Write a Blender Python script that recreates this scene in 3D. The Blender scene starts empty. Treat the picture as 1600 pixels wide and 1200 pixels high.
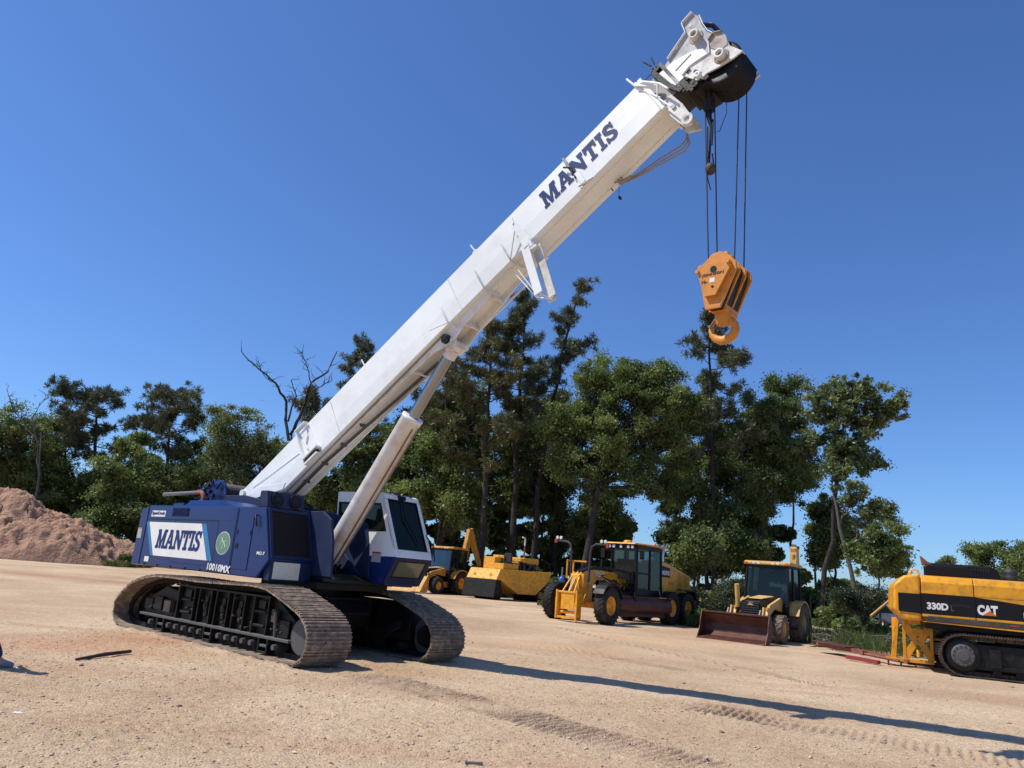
import bpy, bmesh, math, random
import numpy as np
from mathutils import Matrix, Vector
random.seed(7); RNG=np.random.default_rng(11)
sc=bpy.context.scene; COL=sc.collection
R=math.radians; PI=math.pi; V=Vector
# ------------------------------------------------ camera geometry
FPX=1190.; CH=1.55; ROLL=R(4.75); PITCH=R(14.2)
def ray(x,y):
    dx,dy=x-800,y-600
    u=dx*math.cos(ROLL)+dy*math.sin(ROLL); v=-dx*math.sin(ROLL)+dy*math.cos(ROLL)
    return V((u,FPX*math.cos(PITCH)+v*math.sin(PITCH),FPX*math.sin(PITCH)-v*math.cos(PITCH)))/FPX
def hor(px): return 903+.0831*(px-800)
def gnd(x,y,z=0):
    r=ray(x,y); t=(z-CH)/r.z; return V((0,0,CH))+r*t
def atx(px,Y):                       # world x of photo column px at depth Y (near the ground)
    r=ray(px,hor(px)); return Y*r.x/r.y
def atz(px,py,Y):                    # world x, z of a photo point at depth Y
    r=ray(px,py); return Y*r.x/r.y, CH+Y*r.z/r.y
def sm(a,b,x):
    t=np.clip((x-a)/(b-a),0,1); return t*t*(3-2*t)
def gz(x,y): return float(.1*sm(22,31,y)+.13*sm(34,44,y))
# ------------------------------------------------ materials
def _n(nt,t,**k):
    n=nt.nodes.new(t)
    for a,b in k.items(): setattr(n,a,b)
    return n
MATS={}
def mat(name,col,rough=.5,metal=0.,dirt=None,damt=.35,dscale=3.,bump=0.,bscale=40.,spec=.5,coat=0.,vary=.08):
    if name in MATS: return MATS[name]
    m=bpy.data.materials.new(name); m.use_nodes=True; nt=m.node_tree; b=nt.nodes['Principled BSDF']; L=nt.links.new
    b.inputs['Roughness'].default_value=rough; b.inputs['Metallic'].default_value=metal
    b.inputs['Specular IOR Level'].default_value=spec; b.inputs['Coat Weight'].default_value=coat
    tc=_n(nt,'ShaderNodeTexCoord')
    nz=_n(nt,'ShaderNodeTexNoise'); nz.inputs['Scale'].default_value=dscale; nz.inputs['Detail'].default_value=8; nz.inputs['Roughness'].default_value=.65
    L(tc.outputs['Object'],nz.inputs['Vector'])
    rp=_n(nt,'ShaderNodeValToRGB'); e=rp.color_ramp.elements; e[0].position=.45; e[1].position=.75
    L(nz.outputs['Fac'],rp.inputs['Fac'])
    mx=_n(nt,'ShaderNodeMixRGB'); mx.inputs['Color1'].default_value=(*col,1)
    d=dirt or tuple(c*.6 for c in col); mx.inputs['Color2'].default_value=(*d,1)
    ml=_n(nt,'ShaderNodeMath',operation='MULTIPLY'); ml.inputs[1].default_value=damt
    L(rp.outputs['Color'],ml.inputs[0]); L(ml.outputs[0],mx.inputs['Fac'])
    n2=_n(nt,'ShaderNodeTexNoise'); n2.inputs['Scale'].default_value=.7; n2.inputs['Detail'].default_value=3; L(tc.outputs['Object'],n2.inputs['Vector'])
    hs=_n(nt,'ShaderNodeHueSaturation'); mr=_n(nt,'ShaderNodeMapRange'); mr.inputs['To Min'].default_value=1-vary; mr.inputs['To Max'].default_value=1+vary
    mr.inputs['From Min'].default_value=.3; mr.inputs['From Max'].default_value=.7
    L(n2.outputs['Fac'],mr.inputs['Value']); L(mr.outputs['Result'],hs.inputs['Value']); L(mx.outputs['Color'],hs.inputs['Color']); L(hs.outputs['Color'],b.inputs['Base Color'])
    r2=_n(nt,'ShaderNodeMapRange'); r2.inputs['To Min'].default_value=rough; r2.inputs['To Max'].default_value=min(1,rough+.25)
    L(ml.outputs[0],r2.inputs['Value']); L(r2.outputs['Result'],b.inputs['Roughness'])
    if bump:
        n3=_n(nt,'ShaderNodeTexNoise'); n3.inputs['Scale'].default_value=bscale; n3.inputs['Detail'].default_value=6; L(tc.outputs['Object'],n3.inputs['Vector'])
        bp=_n(nt,'ShaderNodeBump'); bp.inputs['Strength'].default_value=bump; bp.inputs['Distance'].default_value=.02; L(n3.outputs['Fac'],bp.inputs['Height']); L(bp.outputs['Normal'],b.inputs['Normal'])
    MATS[name]=m; return m
WHITE=mat('white_paint',(.79,.815,.79),.45,dirt=(.60,.60,.56),damt=.5,dscale=2.3,bump=.10,bscale=2.5,spec=.4)
WHITED=mat('worn_white_paint',(.68,.68,.64),.5,dirt=(.30,.20,.13),damt=.75,dscale=5,bump=.15)
CYLW=mat('cylinder_white_paint',(.80,.79,.75),.38,dirt=(.42,.22,.10),damt=.55,dscale=4)
BLUE=mat('navy_paint',(.003,.020,.120),.28,dirt=(.028,.045,.11),damt=.38,dscale=1.7,spec=.4,vary=.16,bump=.10,bscale=1.8)
BLUED=mat('dusty_shaded_navy_paint',(.004,.015,.066),.6,dirt=(.016,.02,.035),damt=.6)
LETB=mat('lettering_navy',(.009,.026,.13),.45,spec=.3)
TEAL=mat('teal_stripe',(.02,.19,.38),.4)
DECW=mat('decal_white',(.80,.79,.73),.45,dirt=(.65,.62,.52),damt=.4,dscale=6)
GRN=mat('faded_green_decal',(.12,.27,.17),.6,dirt=(.25,.36,.25),damt=.6,dscale=12)
STICK=mat('sticker_print',(.45,.45,.42),.6,dirt=(.08,.08,.08),damt=.9,dscale=45)
STICKC=mat('chart_sticker',(.78,.76,.62),.6,dirt=(.35,.34,.25),damt=.6,dscale=30)
RED=mat('red_paint',(.42,.035,.02),.5)
def glass(name,tint,f):
    m=bpy.data.materials.new(name); m.use_nodes=True; nt=m.node_tree; L=nt.links.new; nt.nodes.remove(nt.nodes['Principled BSDF']); t=_n(nt,'ShaderNodeBsdfTransparent'); t.inputs['Color'].default_value=(*tint,1); d=_n(nt,'ShaderNodeBsdfDiffuse'); d.inputs['Color'].default_value=(.018,.028,.025,1); g=_n(nt,'ShaderNodeBsdfGlossy'); g.inputs['Roughness'].default_value=.04; g.inputs['Color'].default_value=(.55,.6,.58,1)
    x=_n(nt,'ShaderNodeMixShader'); x.inputs['Fac'].default_value=f; y=_n(nt,'ShaderNodeMixShader'); lw=_n(nt,'ShaderNodeFresnel'); lw.inputs['IOR'].default_value=1.5; L(t.outputs[0],x.inputs[1]); L(d.outputs[0],x.inputs[2]); L(lw.outputs[0],y.inputs['Fac']); L(x.outputs[0],y.inputs[1]); L(g.outputs[0],y.inputs[2]); L(y.outputs[0],nt.nodes['Material Output'].inputs['Surface']); MATS[name]=m; return m
GLASS=glass('dark_cab_glass',(.24,.31,.29),.5); glass('tinted_cab_glass',(.34,.42,.38),.45)
RUB=mat('black_rubber',(.010,.010,.010),.75,spec=.3,dirt=(.05,.04,.028),damt=.8,dscale=6)
TYRE=mat('dusty_tyre',(.022,.021,.02),.85,spec=.3,dirt=(.10,.075,.055),damt=.8,dscale=5,bump=.3)
TYREM=mat('muddy_tyre',(.12,.09,.065),.9,dirt=(.30,.22,.15),damt=.9,dscale=6,bump=.4)
BLK=mat('greasy_black_steel',(.006,.006,.006),.5,spec=.3,dirt=(.03,.023,.017),damt=.8,dscale=6,bump=.25)
UNDER=mat('grimy_track_frame',(.006,.0055,.005),.5,spec=.3,dirt=(.04,.028,.02),damt=.8,dscale=4,bump=.35)
SHOE=mat('dusty_track_shoe',(.17,.125,.09),.75,metal=.0,dirt=(.52,.40,.29),damt=.95,dscale=9,bump=.35,bscale=25,vary=.2)
SHOED=mat('dark_track_shoe',(.05,.036,.026),.7,metal=.0,dirt=(.15,.10,.065),damt=.8,dscale=6,bump=.3)
CHROME=mat('chrome_rod',(.30,.32,.35),.16,metal=1,damt=.1)
STEEL=mat('grey_steel',(.22,.22,.22),.4,metal=.7,dirt=(.12,.09,.07),damt=.6,dscale=8)
HUB=mat('scraped_hub_steel',(.11,.105,.10),.6,metal=.3,dirt=(.07,.06,.05),damt=.6,dscale=14)
SEC=mat('unpainted_inner_boom',(.028,.027,.035),.45,metal=.3,dirt=(.08,.06,.05),damt=.6,dscale=5)
ROPE=mat('wire_rope',(.035,.03,.028),.6,metal=.3)
YEL=mat('yellow_paint',(.82,.36,.006),.40,dirt=(.26,.12,.03),damt=.8,dscale=5,coat=.15,vary=.14,bump=.06,bscale=3)
YELD=mat('aged_yellow_paint',(.58,.28,.03),.55,dirt=(.20,.11,.04),damt=.8,dscale=4)
YELP=mat('pale_yellow_paint',(.62,.36,.09),.5,dirt=(.30,.18,.07),damt=.7,dscale=5)
YELR=mat('roller_yellow_paint',(.82,.41,.035),.55,dirt=(.25,.11,.03),damt=.75,dscale=7,vary=.12)
HOOKY=mat('hook_block_yellow',(.66,.245,.018),.5,dirt=(.28,.12,.04),damt=.55,dscale=9,bump=.15)
RUST=mat('rusty_blade_steel',(.085,.028,.018),.5,metal=.3,dirt=(.17,.075,.045),damt=.9,dscale=3,bump=.2)
RUSTB=mat('red_oxide_steel',(.20,.055,.03),.6,dirt=(.32,.15,.09),damt=.8,dscale=5)
DARK=mat('matte_black_paint',(.005,.005,.006),.5,damt=.3,spec=.3)
DGREY=mat('dark_grey_plastic',(.03,.03,.035),.6,damt=.3)
WL=mat('lamp_lens',(.7,.7,.68),.15); ORL=mat('orange_lens',(.6,.13,.01),.25); SEAT=mat('seat_fabric',(.03,.03,.035),.9)
LETW=mat('lettering_white',(.78,.78,.75),.5)
HOSE=mat('grey_hose',(.10,.095,.09),.6); TANR=mat('tan_hose',(.30,.25,.2),.7)
JEANS=mat('blue_jeans',(.02,.035,.09),.9,bump=.3,bscale=120); SKIN=mat('skin',(.45,.25,.17),.5); SHIRT=mat('grey_shirt',(.2,.21,.23),.9); SHOEM=mat('grey_sneaker',(.16,.17,.19),.8,dirt=(.5,.5,.5),damt=.8,dscale=30)
WOOD=mat('weathered_stick',(.045,.03,.025),.8)
# ------------------------------------------------ mesh builder
class G:
    def __init__(s,T=None): s.v=[];s.f=[];s.mi=[];s.sm=[];s.mats=[];s.T=T or Matrix.Identity(4);s.cur=0
    def m(s,mt):
        if mt not in s.mats: s.mats.append(mt)
        s.cur=s.mats.index(mt); return s
    def add(s,vs,fs,smooth=False,M=None):
        b=len(s.v); Q=s.T@M if M is not None else s.T
        s.v+= [Q@V(p) for p in vs]; s.f+=[[i+b for i in f] for f in fs]; s.mi+=[s.cur]*len(fs); s.sm+=[smooth]*len(fs); return s
    def box(s,x0,x1,y0,y1,z0,z1,M=None):
        return s.add([(x,y,z) for x in (x0,x1) for y in (y0,y1) for z in (z0,z1)],[(0,1,3,2),(4,6,7,5),(0,4,5,1),(2,3,7,6),(0,2,6,4),(1,5,7,3)],M=M)
    def hexa(s,b,t,M=None):      # 4 bottom pts, 4 top pts
        return s.add(list(b)+list(t),[(3,2,1,0),(4,5,6,7),(0,1,5,4),(1,2,6,5),(2,3,7,6),(3,0,4,7)],M=M)
    def prism(s,pts,a,b,ax='y',M=None):
        f={'y':lambda p,q:(p[0],q,p[1]),'x':lambda p,q:(q,p[0],p[1]),'z':lambda p,q:(p[0],p[1],q)}[ax]
        n=len(pts); return s.add([f(p,a) for p in pts]+[f(p,b) for p in pts],[tuple(range(n)),tuple(range(2*n-1,n-1,-1))]+[(i,(i+1)%n,n+(i+1)%n,n+i) for i in range(n)],M=M)
    def tube(s,pts,r,n=8,caps=True,r1=None):
        pts=[V(p) for p in pts]; N=len(pts); rs=r if isinstance(r,(list,tuple)) else [r+(0 if r1 is None else (r1-r)*i/(N-1)) for i in range(N)]
        vs=[];fs=[]; t=(pts[1]-pts[0]).normalized(); a=t.orthogonal().normalized()
        for i,p in enumerate(pts):
            t=(pts[min(i+1,N-1)]-pts[max(i-1,0)]).normalized(); a=(a-t*a.dot(t)); a=a.normalized() if a.length>1e-6 else t.orthogonal().normalized(); b=t.cross(a)
            for k in range(n):
                an=2*PI*k/n; vs.append(tuple(p+(a*math.cos(an)+b*math.sin(an))*rs[i]))
        for i in range(N-1):
            for k in range(n): fs.append((i*n+k,i*n+(k+1)%n,(i+1)*n+(k+1)%n,(i+1)*n+k))
        s.add(vs,fs,True)
        if caps: s.add(vs[:n],[tuple(range(n))[::-1]]); s.add(vs[-n:],[tuple(range(n))])
        return s
    def lathe(s,prof,c,axis,n=28,smooth=True,closed=False):   # prof (h, r) along axis from c
        c=V(c); ax=V(axis).normalized(); a=ax.orthogonal().normalized(); b=ax.cross(a); vs=[];fs=[]
        for h,r in prof:
            for k in range(n):
                an=2*PI*k/n; vs.append(tuple(c+ax*h+(a*math.cos(an)+b*math.sin(an))*r))
        P=len(prof)
        for i in range(P if closed else P-1):
            j=(i+1)%P
            for k in range(n): fs.append((i*n+k,i*n+(k+1)%n,j*n+(k+1)%n,j*n+k))
        s.add(vs,fs,smooth)
        if not closed:
            if prof[0][1]>1e-4: s.add(vs[:n],[tuple(range(n))[::-1]])
            if prof[-1][1]>1e-4: s.add(vs[-n:],[tuple(range(n))])
        return s
    def cyl(s,p0,p1,r,n=20): 
        p0=V(p0);p1=V(p1); return s.lathe([(0,r),((p1-p0).length,r)],p0,p1-p0,n)
    def build(s,name,parent=None,bevel=0.,m=None,seg=2):
        me=bpy.data.meshes.new(name); me.from_pydata([tuple(p) for p in s.v],[],s.f)
        for mt in (s.mats or [m]): me.materials.append(mt)
        me.polygons.foreach_set('material_index',s.mi); me.polygons.foreach_set('use_smooth',s.sm)
        bm=bmesh.new(); bm.from_mesh(me); bmesh.ops.remove_doubles(bm,verts=bm.verts,dist=1e-5) if not any(s.sm) else None
        bmesh.ops.recalc_face_normals(bm,faces=bm.faces); bm.to_mesh(me); bm.free()
        o=bpy.data.objects.new(name,me); COL.objects.link(o)
        if parent: o.parent=parent
        if bevel:
            b=o.modifiers.new('bevel','BEVEL'); b.width=bevel; b.segments=seg; b.limit_method='ANGLE'; b.angle_limit=R(38); b.harden_normals=False
        return o
def empty(name,loc,az,label,cat,group=None):      # az: compass direction of the thing's local +x
    o=bpy.data.objects.new(name,None); COL.objects.link(o); o.location=loc; o.rotation_euler=(0,0,R(90-az)); o.empty_display_size=.3
    o['label']=label; o['category']=cat
    if group: o['group']=group
    return o
def tag(o,label=None,cat=None,kind=None,group=None):
    if label: o['label']=label
    if cat: o['category']=cat
    if kind: o['kind']=kind
    if group: o['group']=group
    return o
def frame(o,x,y,z): # matrix from origin and 3 axes
    M=Matrix.Identity(4)
    for i,a in enumerate((x,y,z)):
        for j in range(3): M[j][i]=a[j]
    for j in range(3): M[j][3]=o[j]
    return M
def curve_mesh(polys,name,thick):
    cu=bpy.data.curves.new(name,'CURVE'); cu.dimensions='2D'; cu.fill_mode='BOTH'; cu.extrude=thick
    for pl in polys:
        sp=cu.splines.new('POLY'); sp.points.add(len(pl)-1); sp.use_cyclic_u=True
        for i,p in enumerate(pl): sp.points[i].co=(p[0],p[1],0,1)
    return _conv(cu,name)
def _conv(cu,name):
    o=bpy.data.objects.new('tmp',cu); COL.objects.link(o); dg=bpy.context.evaluated_depsgraph_get(); dg.update()
    me=bpy.data.meshes.new_from_object(o.evaluated_get(dg)); bpy.data.objects.remove(o); me.name=name; return me
def place_mesh(me,name,T,mt,parent):
    me.transform(T); me.materials.clear(); me.materials.append(mt); o=bpy.data.objects.new(name,me); COL.objects.link(o); o.parent=parent; return o
def text(body,org,xd,yd,w,h,mt,parent,name='lettering',shear=0.,bold=.02,thick=.003):
    cu=bpy.data.curves.new(name,'FONT'); cu.body=body; cu.size=1; cu.offset=bold; cu.extrude=0.01; cu.resolution_u=3
    me=_conv(cu,name); n=len(me.vertices); a=np.empty(n*3); me.vertices.foreach_get('co',a); a=a.reshape(-1,3)
    mn=a.min(0); mxx=a.max(0); a[:,0]=(a[:,0]-mn[0])/(mxx[0]-mn[0])*w; a[:,1]=(a[:,1]-mn[1])/(mxx[1]-mn[1])*h; a[:,2]=a[:,2]/.01*thick
    a[:,0]+=a[:,1]*shear; me.vertices.foreach_set('co',a.ravel())
    xd=V(xd).normalized(); yd=V(yd).normalized(); return place_mesh(me,name,frame(org,xd,yd,xd.cross(yd)),mt,parent)
SLAB={'M':(1.2,[[(0,0),(.38,0),(.38,.15),(.31,.15),(.31,.66),(.5,.0),(.66,0),(.86,.66),(.86,.15),(.79,.15),(.79,0),(1.2,0),(1.2,.15),(1.11,.15),(1.11,.85),(1.2,.85),(1.2,1),(.82,1),(.59,.36),(.37,1),(0,1),(0,.85),(.09,.85),(.09,.15),(0,.15)]]),
'A':(1.0,[[(0,0),(.38,0),(.38,.15),(.31,.15),(.345,.28),(.62,.28),(.66,.15),(.58,.15),(.58,0),(1.0,0),(1.0,.15),(.92,.15),(.66,1),(.30,1),(.30,.87),(.34,.87),(.08,.15),(0,.15)],[(.39,.42),(.58,.42),(.485,.74)]]),
'N':(1.02,[[(0,0),(.36,0),(.36,.15),(.28,.15),(.28,.6),(.72,0),(.93,0),(.93,.85),(1.02,.85),(1.02,1),(.66,1),(.66,.85),(.74,.85),(.74,.42),(.33,1),(0,1),(0,.85),(.09,.85),(.09,.15),(0,.15)]]),
'T':(.9,[[(.22,0),(.68,0),(.68,.15),(.57,.15),(.57,.82),(.70,.82),(.72,.62),(.88,.62),(.88,1),(.02,1),(.02,.62),(.18,.62),(.2,.82),(.33,.82),(.33,.15),(.22,.15)]]),
'I':(.44,[[(0,0),(.44,0),(.44,.15),(.34,.15),(.34,.85),(.44,.85),(.44,1),(0,1),(0,.85),(.1,.85),(.1,.15),(0,.15)]]),
'S':(.8,[[(.02,0),(.16,0),(.2,.06),(.36,-.02),(.56,-.01),(.74,.1),(.78,.28),(.7,.44),(.5,.56),(.3,.66),(.25,.75),(.32,.84),(.46,.84),(.56,.76),(.58,.66),(.72,.66),(.72,1),(.6,1),(.57,.94),(.42,1.01),(.22,1),(.06,.88),(.02,.72),(.08,.57),(.24,.46),(.46,.36),(.53,.27),(.47,.17),(.34,.15),(.22,.2),(.17,.34),(.02,.34)]])}
def slab(word,org,xd,yd,w,h,mt,parent,shear=0.,gap=.05,name='lettering'):
    xd=V(xd).normalized(); yd=V(yd).normalized(); polys=[]; x=0
    for ch in word:
        cw,pl=SLAB[ch]; polys+=[[(p[0]+x,p[1]) for p in q] for q in pl]; x+=cw+gap
    x-=gap; polys=[[(p[0]/x*w+p[1]*h*shear,p[1]*h) for p in q] for q in polys]
    return place_mesh(curve_mesh(polys,name,.003),name,frame(org,xd,yd,xd.cross(yd)),mt,parent)
def wheel(parent,c,Rr,W,rr,rim,tyre,side=1,lugs=0,lugh=.03,name='wheel'):
    c=V(c); ax=V((0,side,0)); g=G(); g.m(rim)     # rim dish, visible face towards +side
    g.lathe([(-W*.35,rr*.98),(W*.40,rr*.98),(W*.42,rr*.9),(W*.1,rr*.8),(W*.05,rr*.45),(W*.22,rr*.38),(W*.24,rr*.28),(W*.30,rr*.26),(W*.32,0.001)],c,ax,32)
    for k in range(8):
        an=2*PI*k/8; p=c+V((math.cos(an)*rr*.6,side*W*.07,math.sin(an)*rr*.6)); g.lathe([(0,.018),(.03,.018),(.035,.001)],p,ax,6)
    w=g.build(name,parent)
    t=G(); t.m(tyre); h=W/2
    t.lathe([(-h*.75,rr*.95),(-h,rr*1.12),(-h*1.02,(rr+Rr)/2),(-h*.92,Rr*.955),(-h*.78,Rr*.985-lugh*.5),(0,Rr-lugh*.5),(h*.78,Rr*.985-lugh*.5),(h*.92,Rr*.955),(h*1.02,(rr+Rr)/2),(h,rr*1.12),(h*.75,rr*.95)],c,ax,40,closed=True)
    for k in range(lugs):
        for sd in (-1,1):
            an=2*PI*(k+(.5 if sd>0 else 0))/lugs
            M=Matrix.Translation(c)@Matrix.Rotation(an,4,'Y')@Matrix.Translation((Rr-lugh*.6,sd*W*.25,0))@Matrix.Rotation(sd*R(32),4,'X')
            lw=PI*Rr/lugs*.36; t.box(-lugh*.5,lugh*.6,-W*.30,W*.30,-lw,lw,M=M)
    t.build('tyre',w,.006,seg=1); return w
SKYP=(1.0,0.4,5.0,.114); SUNP=4.5; EXPO=0.10
# ================================================= THE CRANE (x forward, y to its left, z up; baked offset TC)
AZC=130.5; A0=gnd(460,1044); Fv=V((math.sin(R(AZC)),math.cos(R(AZC)),0)); Lv=V((-math.cos(R(AZC)),math.sin(R(AZC)),0))
CC=V((-2.95,1.715,0)); TC=Matrix.Translation(-CC)
crane=empty('crawler_crane',A0+Fv*CC.x+Lv*CC.y,AZC,'white-boomed navy blue telescopic crane standing on brown crawler tracks, boom raised to the right','crane')
def cw(x,y,z): return A0+Fv*x+Lv*y+V((0,0,z))       # crane coords -> world
def GC(): return G(TC)
def track(y0,sgn,shoe_m,near):      # y0 outer edge, shoes 0.84 wide
    ya,yb=(y0,y0+.84) if near else (y0-.84,y0)
    path=[(-5.55,.03),(-5.9,.05),(-6.1,.13),(-6.2,.26),(-6.2,.42),(-6.1,.56),(-5.9,.71),(-5.6,.86),(-5.2,.97),(-4.7,1.035),(-4,1.04),(-3.2,1.03),(-2.4,1.05),(-1.5,1.08),(-1.1,1.06),(-.75,.97),(-.3,.83),(.0,.70),(.15,.56),(.2,.42),(.19,.28),(.1,.13),(-.05,.05),(-.3,.03)]
    pts=[V((p[0],0,p[1])) for p in path]; pts.append(pts[0]); L=[0]
    for i in range(len(pts)-1): L.append(L[-1]+(pts[i+1]-pts[i]).length)
    n=round(L[-1]/.178); pitch=L[-1]/n
    def at(s):
        s%=L[-1]
        for i in range(len(L)-1):
            if L[i+1]>=s: return pts[i].lerp(pts[i+1],(s-L[i])/(L[i+1]-L[i]))
    g=GC().m(shoe_m); rnd=random.Random(3)
    for k in range(n):
        a=at(k*pitch); b=at((k+1)*pitch); d=(b-a).normalized(); nn=V((d.z,0,-d.x))     # outward normal for clockwise path seen from starboard
        if k==0: pass
        c=(a+b)/2; M=frame(c,d,V((0,1,0)),d.cross(V((0,1,0))))   # local z
        sg=1 if d.cross(V((0,1,0))).dot(c-V((-3,0,.5)))>0 else -1
        j=rnd.uniform(-.006,.006); h=pitch*.485
        g.box(-h,h,ya+j,yb+j,-.012,.012,M=M)
        for q,hh in ((-.8,.03),(-.15,.022),(.5,.022)):
            g.box(q*h-.011,q*h+.011,ya+j+.003,yb+j-.003,sg*.012,sg*(.012+hh),M=M)
        g.box(-h*1.12,-h*.9,ya+j,yb+j,-sg*.002,sg*.02,M=M)
        g.m(RUB)
        for yy in (.33,.47): g.box(-h*.25,h*.25,ya+yy*.84/.8,ya+yy+.035,sg*.013,sg*.019,M=M)
        # link pads inside
        for yy in (.30,.50): g.box(-h*.96,h*.96,ya+yy,ya+yy+.05,-sg*.10,-sg*.012,M=M)
        g.m(shoe_m)
    fr=GC().m(UNDER)
    fy0,fy1=(ya+.24,yb-.12) if near else (ya+.12,yb-.22)
    fr.prism([(-5.45,.30),(-5.45,.58),(-4.75,.86),(-4.35,.80),(-4.25,.93),(-1.15,.93),(-.85,.78),(-.55,.62),(-.55,.30)],fy0+.05,fy1-.05)
    fs=fy0 if near else fy1; o_=-1 if near else 1
    def rb(x0,x1,z0,z1,d,mt=UNDER):
        fr.m(mt); a,b=sorted((fs+(-.05+0)*-o_*-1*0+o_*-.05+0*d,fs+o_*(d-.05))); fr.box(x0,x1,a,b,z0,z1)
    if True:
        for x in (-4.12,-3.55,-3.38,-2.98,-2.80,-2.42,-2.24,-1.9,-1.62,-1.2): rb(x-.018,x+.018,.30,.93,.085)
        rb(-4.25,-1.15,.905,.94,.10); rb(-5.45,-.5,.285,.33,.11,HUB)
        for x in (-3.85,-1.45):
            rb(x-.16,x+.16,.66,.70,.07); rb(x-.16,x+.16,.44,.48,.07); rb(x-.10,x+.10,.72,.86,.04,BLK)
        for x in (-3.18,-2.61,-2.07): fr.m(BLK); fr.cyl((x,fs+o_*-.05,.62),(x,fs+o_*.01,.62),.07,12); rb(x-.05,x+.05,.45,.8,.045,BLK)
        rb(-5.4,-5.1,.40,.60,.06); rb(-5.0,-4.7,.42,.66,.08,UNDER); rb(-4.6,-4.35,.40,.62,.09,SHOED)
        rb(-1.08,-.98,.55,.75,.09,SHOED); fr.m(HUB).cyl((-.95,fs,.33),(-.95,fs+o_*.05,.72),.03,8); rb(-.9,-.62,.34,.6,.05)
        for i in range(26):
            x=rnd.uniform(-5.2,-.8); z=rnd.uniform(.38,.85 if -4.2<x<-1.2 else .5); rb(x-.02,x+.02,z-.015,z+.015,.07+.02*rnd.random(),SHOED)
        for x in (-4.55,-2.85,-1.15):   # H-shaped roller guards
            for q in (-.14,.1): rb(x+q,x+q+.04,.08,.29,.13,UNDER)
            rb(x-.10,x+.10,.16,.20,.12,HUB); rb(x-.14,x+.14,.07,.10,.13,UNDER)
    fr.m(BLK).box(-5.3,-.4,(ya+yb)/2-.03,(ya+yb)/2+.03,.05,.30)  # added black blocker, stands in for the shade between the rollers
    f=fr.build('track_frame',crane,.006,seg=1)
    g.build('track_belt',f)
    for x in (-4.95,-4.25,-3.98,-3.70,-3.42,-3.15,-2.5,-2.25,-2.0,-1.75,-1.5,-.85):
        r=GC().m(RUB); cy=(ya+yb)/2
        r.lathe([(-.2,.05),(-.16,.10),(-.09,.10),(-.08,.13),(-.04,.13),(-.03,.085),(.03,.085),(.04,.13),(.08,.13),(.09,.10),(.16,.10),(.2,.05)],(x,cy,.19),(0,1,0),16); r.m(HUB).cyl((x,cy+o_*.2,.19),(x,cy+o_*.27,.19),.045,8)
        r.build('track_roller',f)
    for nm,cx,cz,rr in (('idler',-.24,.41,.33),('sprocket',-5.66,.44,.30)):
        r=GC().m(HUB if nm=='idler' else BLK); cy=(ya+yb)/2-(0 if nm=='idler' else o_*.22); ot=o_*1
        r.lathe([(-.10,rr),(.10,rr),(.11,rr*.86),(.13,rr*.82),(.20,rr*.80),(.205,.001)],(cx,cy,cz),(0,ot,0),36,smooth=False); r.m(BLK)
        r.lathe([(-.2,.16),(-.1,.2),(-.09,.001)],(cx,cy,cz),(0,ot,0),24)
        if nm=='sprocket':
            for k in range(16):
                an=2*PI*k/16; r.box(-.03,.06,-.06,.06,-.035,.035,M=Matrix.Translation((cx,cy,cz))@Matrix.Rotation(an,4,'Y')@Matrix.Translation((rr,0,0)))
        r.build(nm,f)
    if not near:
        h=GC().m(BLK)
        for i in range(3):
            h.tube([(-1.6+.1*i,ya-.10,.95),(-1.5+.1*i,ya-.2,.45),(-1.2+.12*i,ya-.16,.25),(-.85+.1*i,ya-.06,.5),(-.6,ya-.02,.62-.05*i)],.022,8)
        h.build('hydraulic_hose',f)
track(0,1,SHOE,True); track(3.43,-1,SHOE,False)
# car body between tracks and turntable
g=GC().m(BLK); g.box(-3.9,-1.5,.78,2.65,.42,.96); g.prism([(-4.6,.5),(-4.6,.9),(-1.3,.9),(-1.1,.7),(-1.3,.45)],1.1,2.3)
for x in (-4.1,-1.9): g.box(x-.22,x+.22,.55,2.9,.5,.88)
g.lathe([(0,.75),(.16,.75),(.17,.82),(.26,.82)],(-2.5,1.9,.96),(0,0,1),40); g.build('car_body',crane,.02)
# upper deck
g=GC().m(DARK); g.prism([(-5.9,1.21),(-5.9,1.36),(-1.1,1.36),(-.9,1.28),(-.9,1.21)],1.215,3.05); g.m(DARK).box(-2.9,-1.2,1.1,2.7,1.08,1.205)
for y in (1.20,2.04): g.m(BLUED).prism([(-5.6,1.3),(-5.6,2.3),(-4.9,2.72),(-4.1,2.72),(-1.9,2.42),(-1.45,2.42),(-1.2,2.28),(-1.08,1.9),(-1.0,1.30)],y,y+.055)  # darker navy puts the shade on these side plates into their colour
g.m(BLUED).box(-5.0,-2.3,1.255,2.04,1.33,1.45); g.prism([(-2.35,1.3),(-2.2,1.75),(-1.7,1.75),(-1.15,1.36)],1.255,1.31); g.prism([(-2.35,1.3),(-2.2,1.75),(-1.7,1.75),(-1.15,1.36)],1.96,2.01)
g.m(BLK).box(-2.7,-1.6,1.34,1.94,1.3,1.46)
g.build('turntable_deck',crane,.01)
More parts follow.
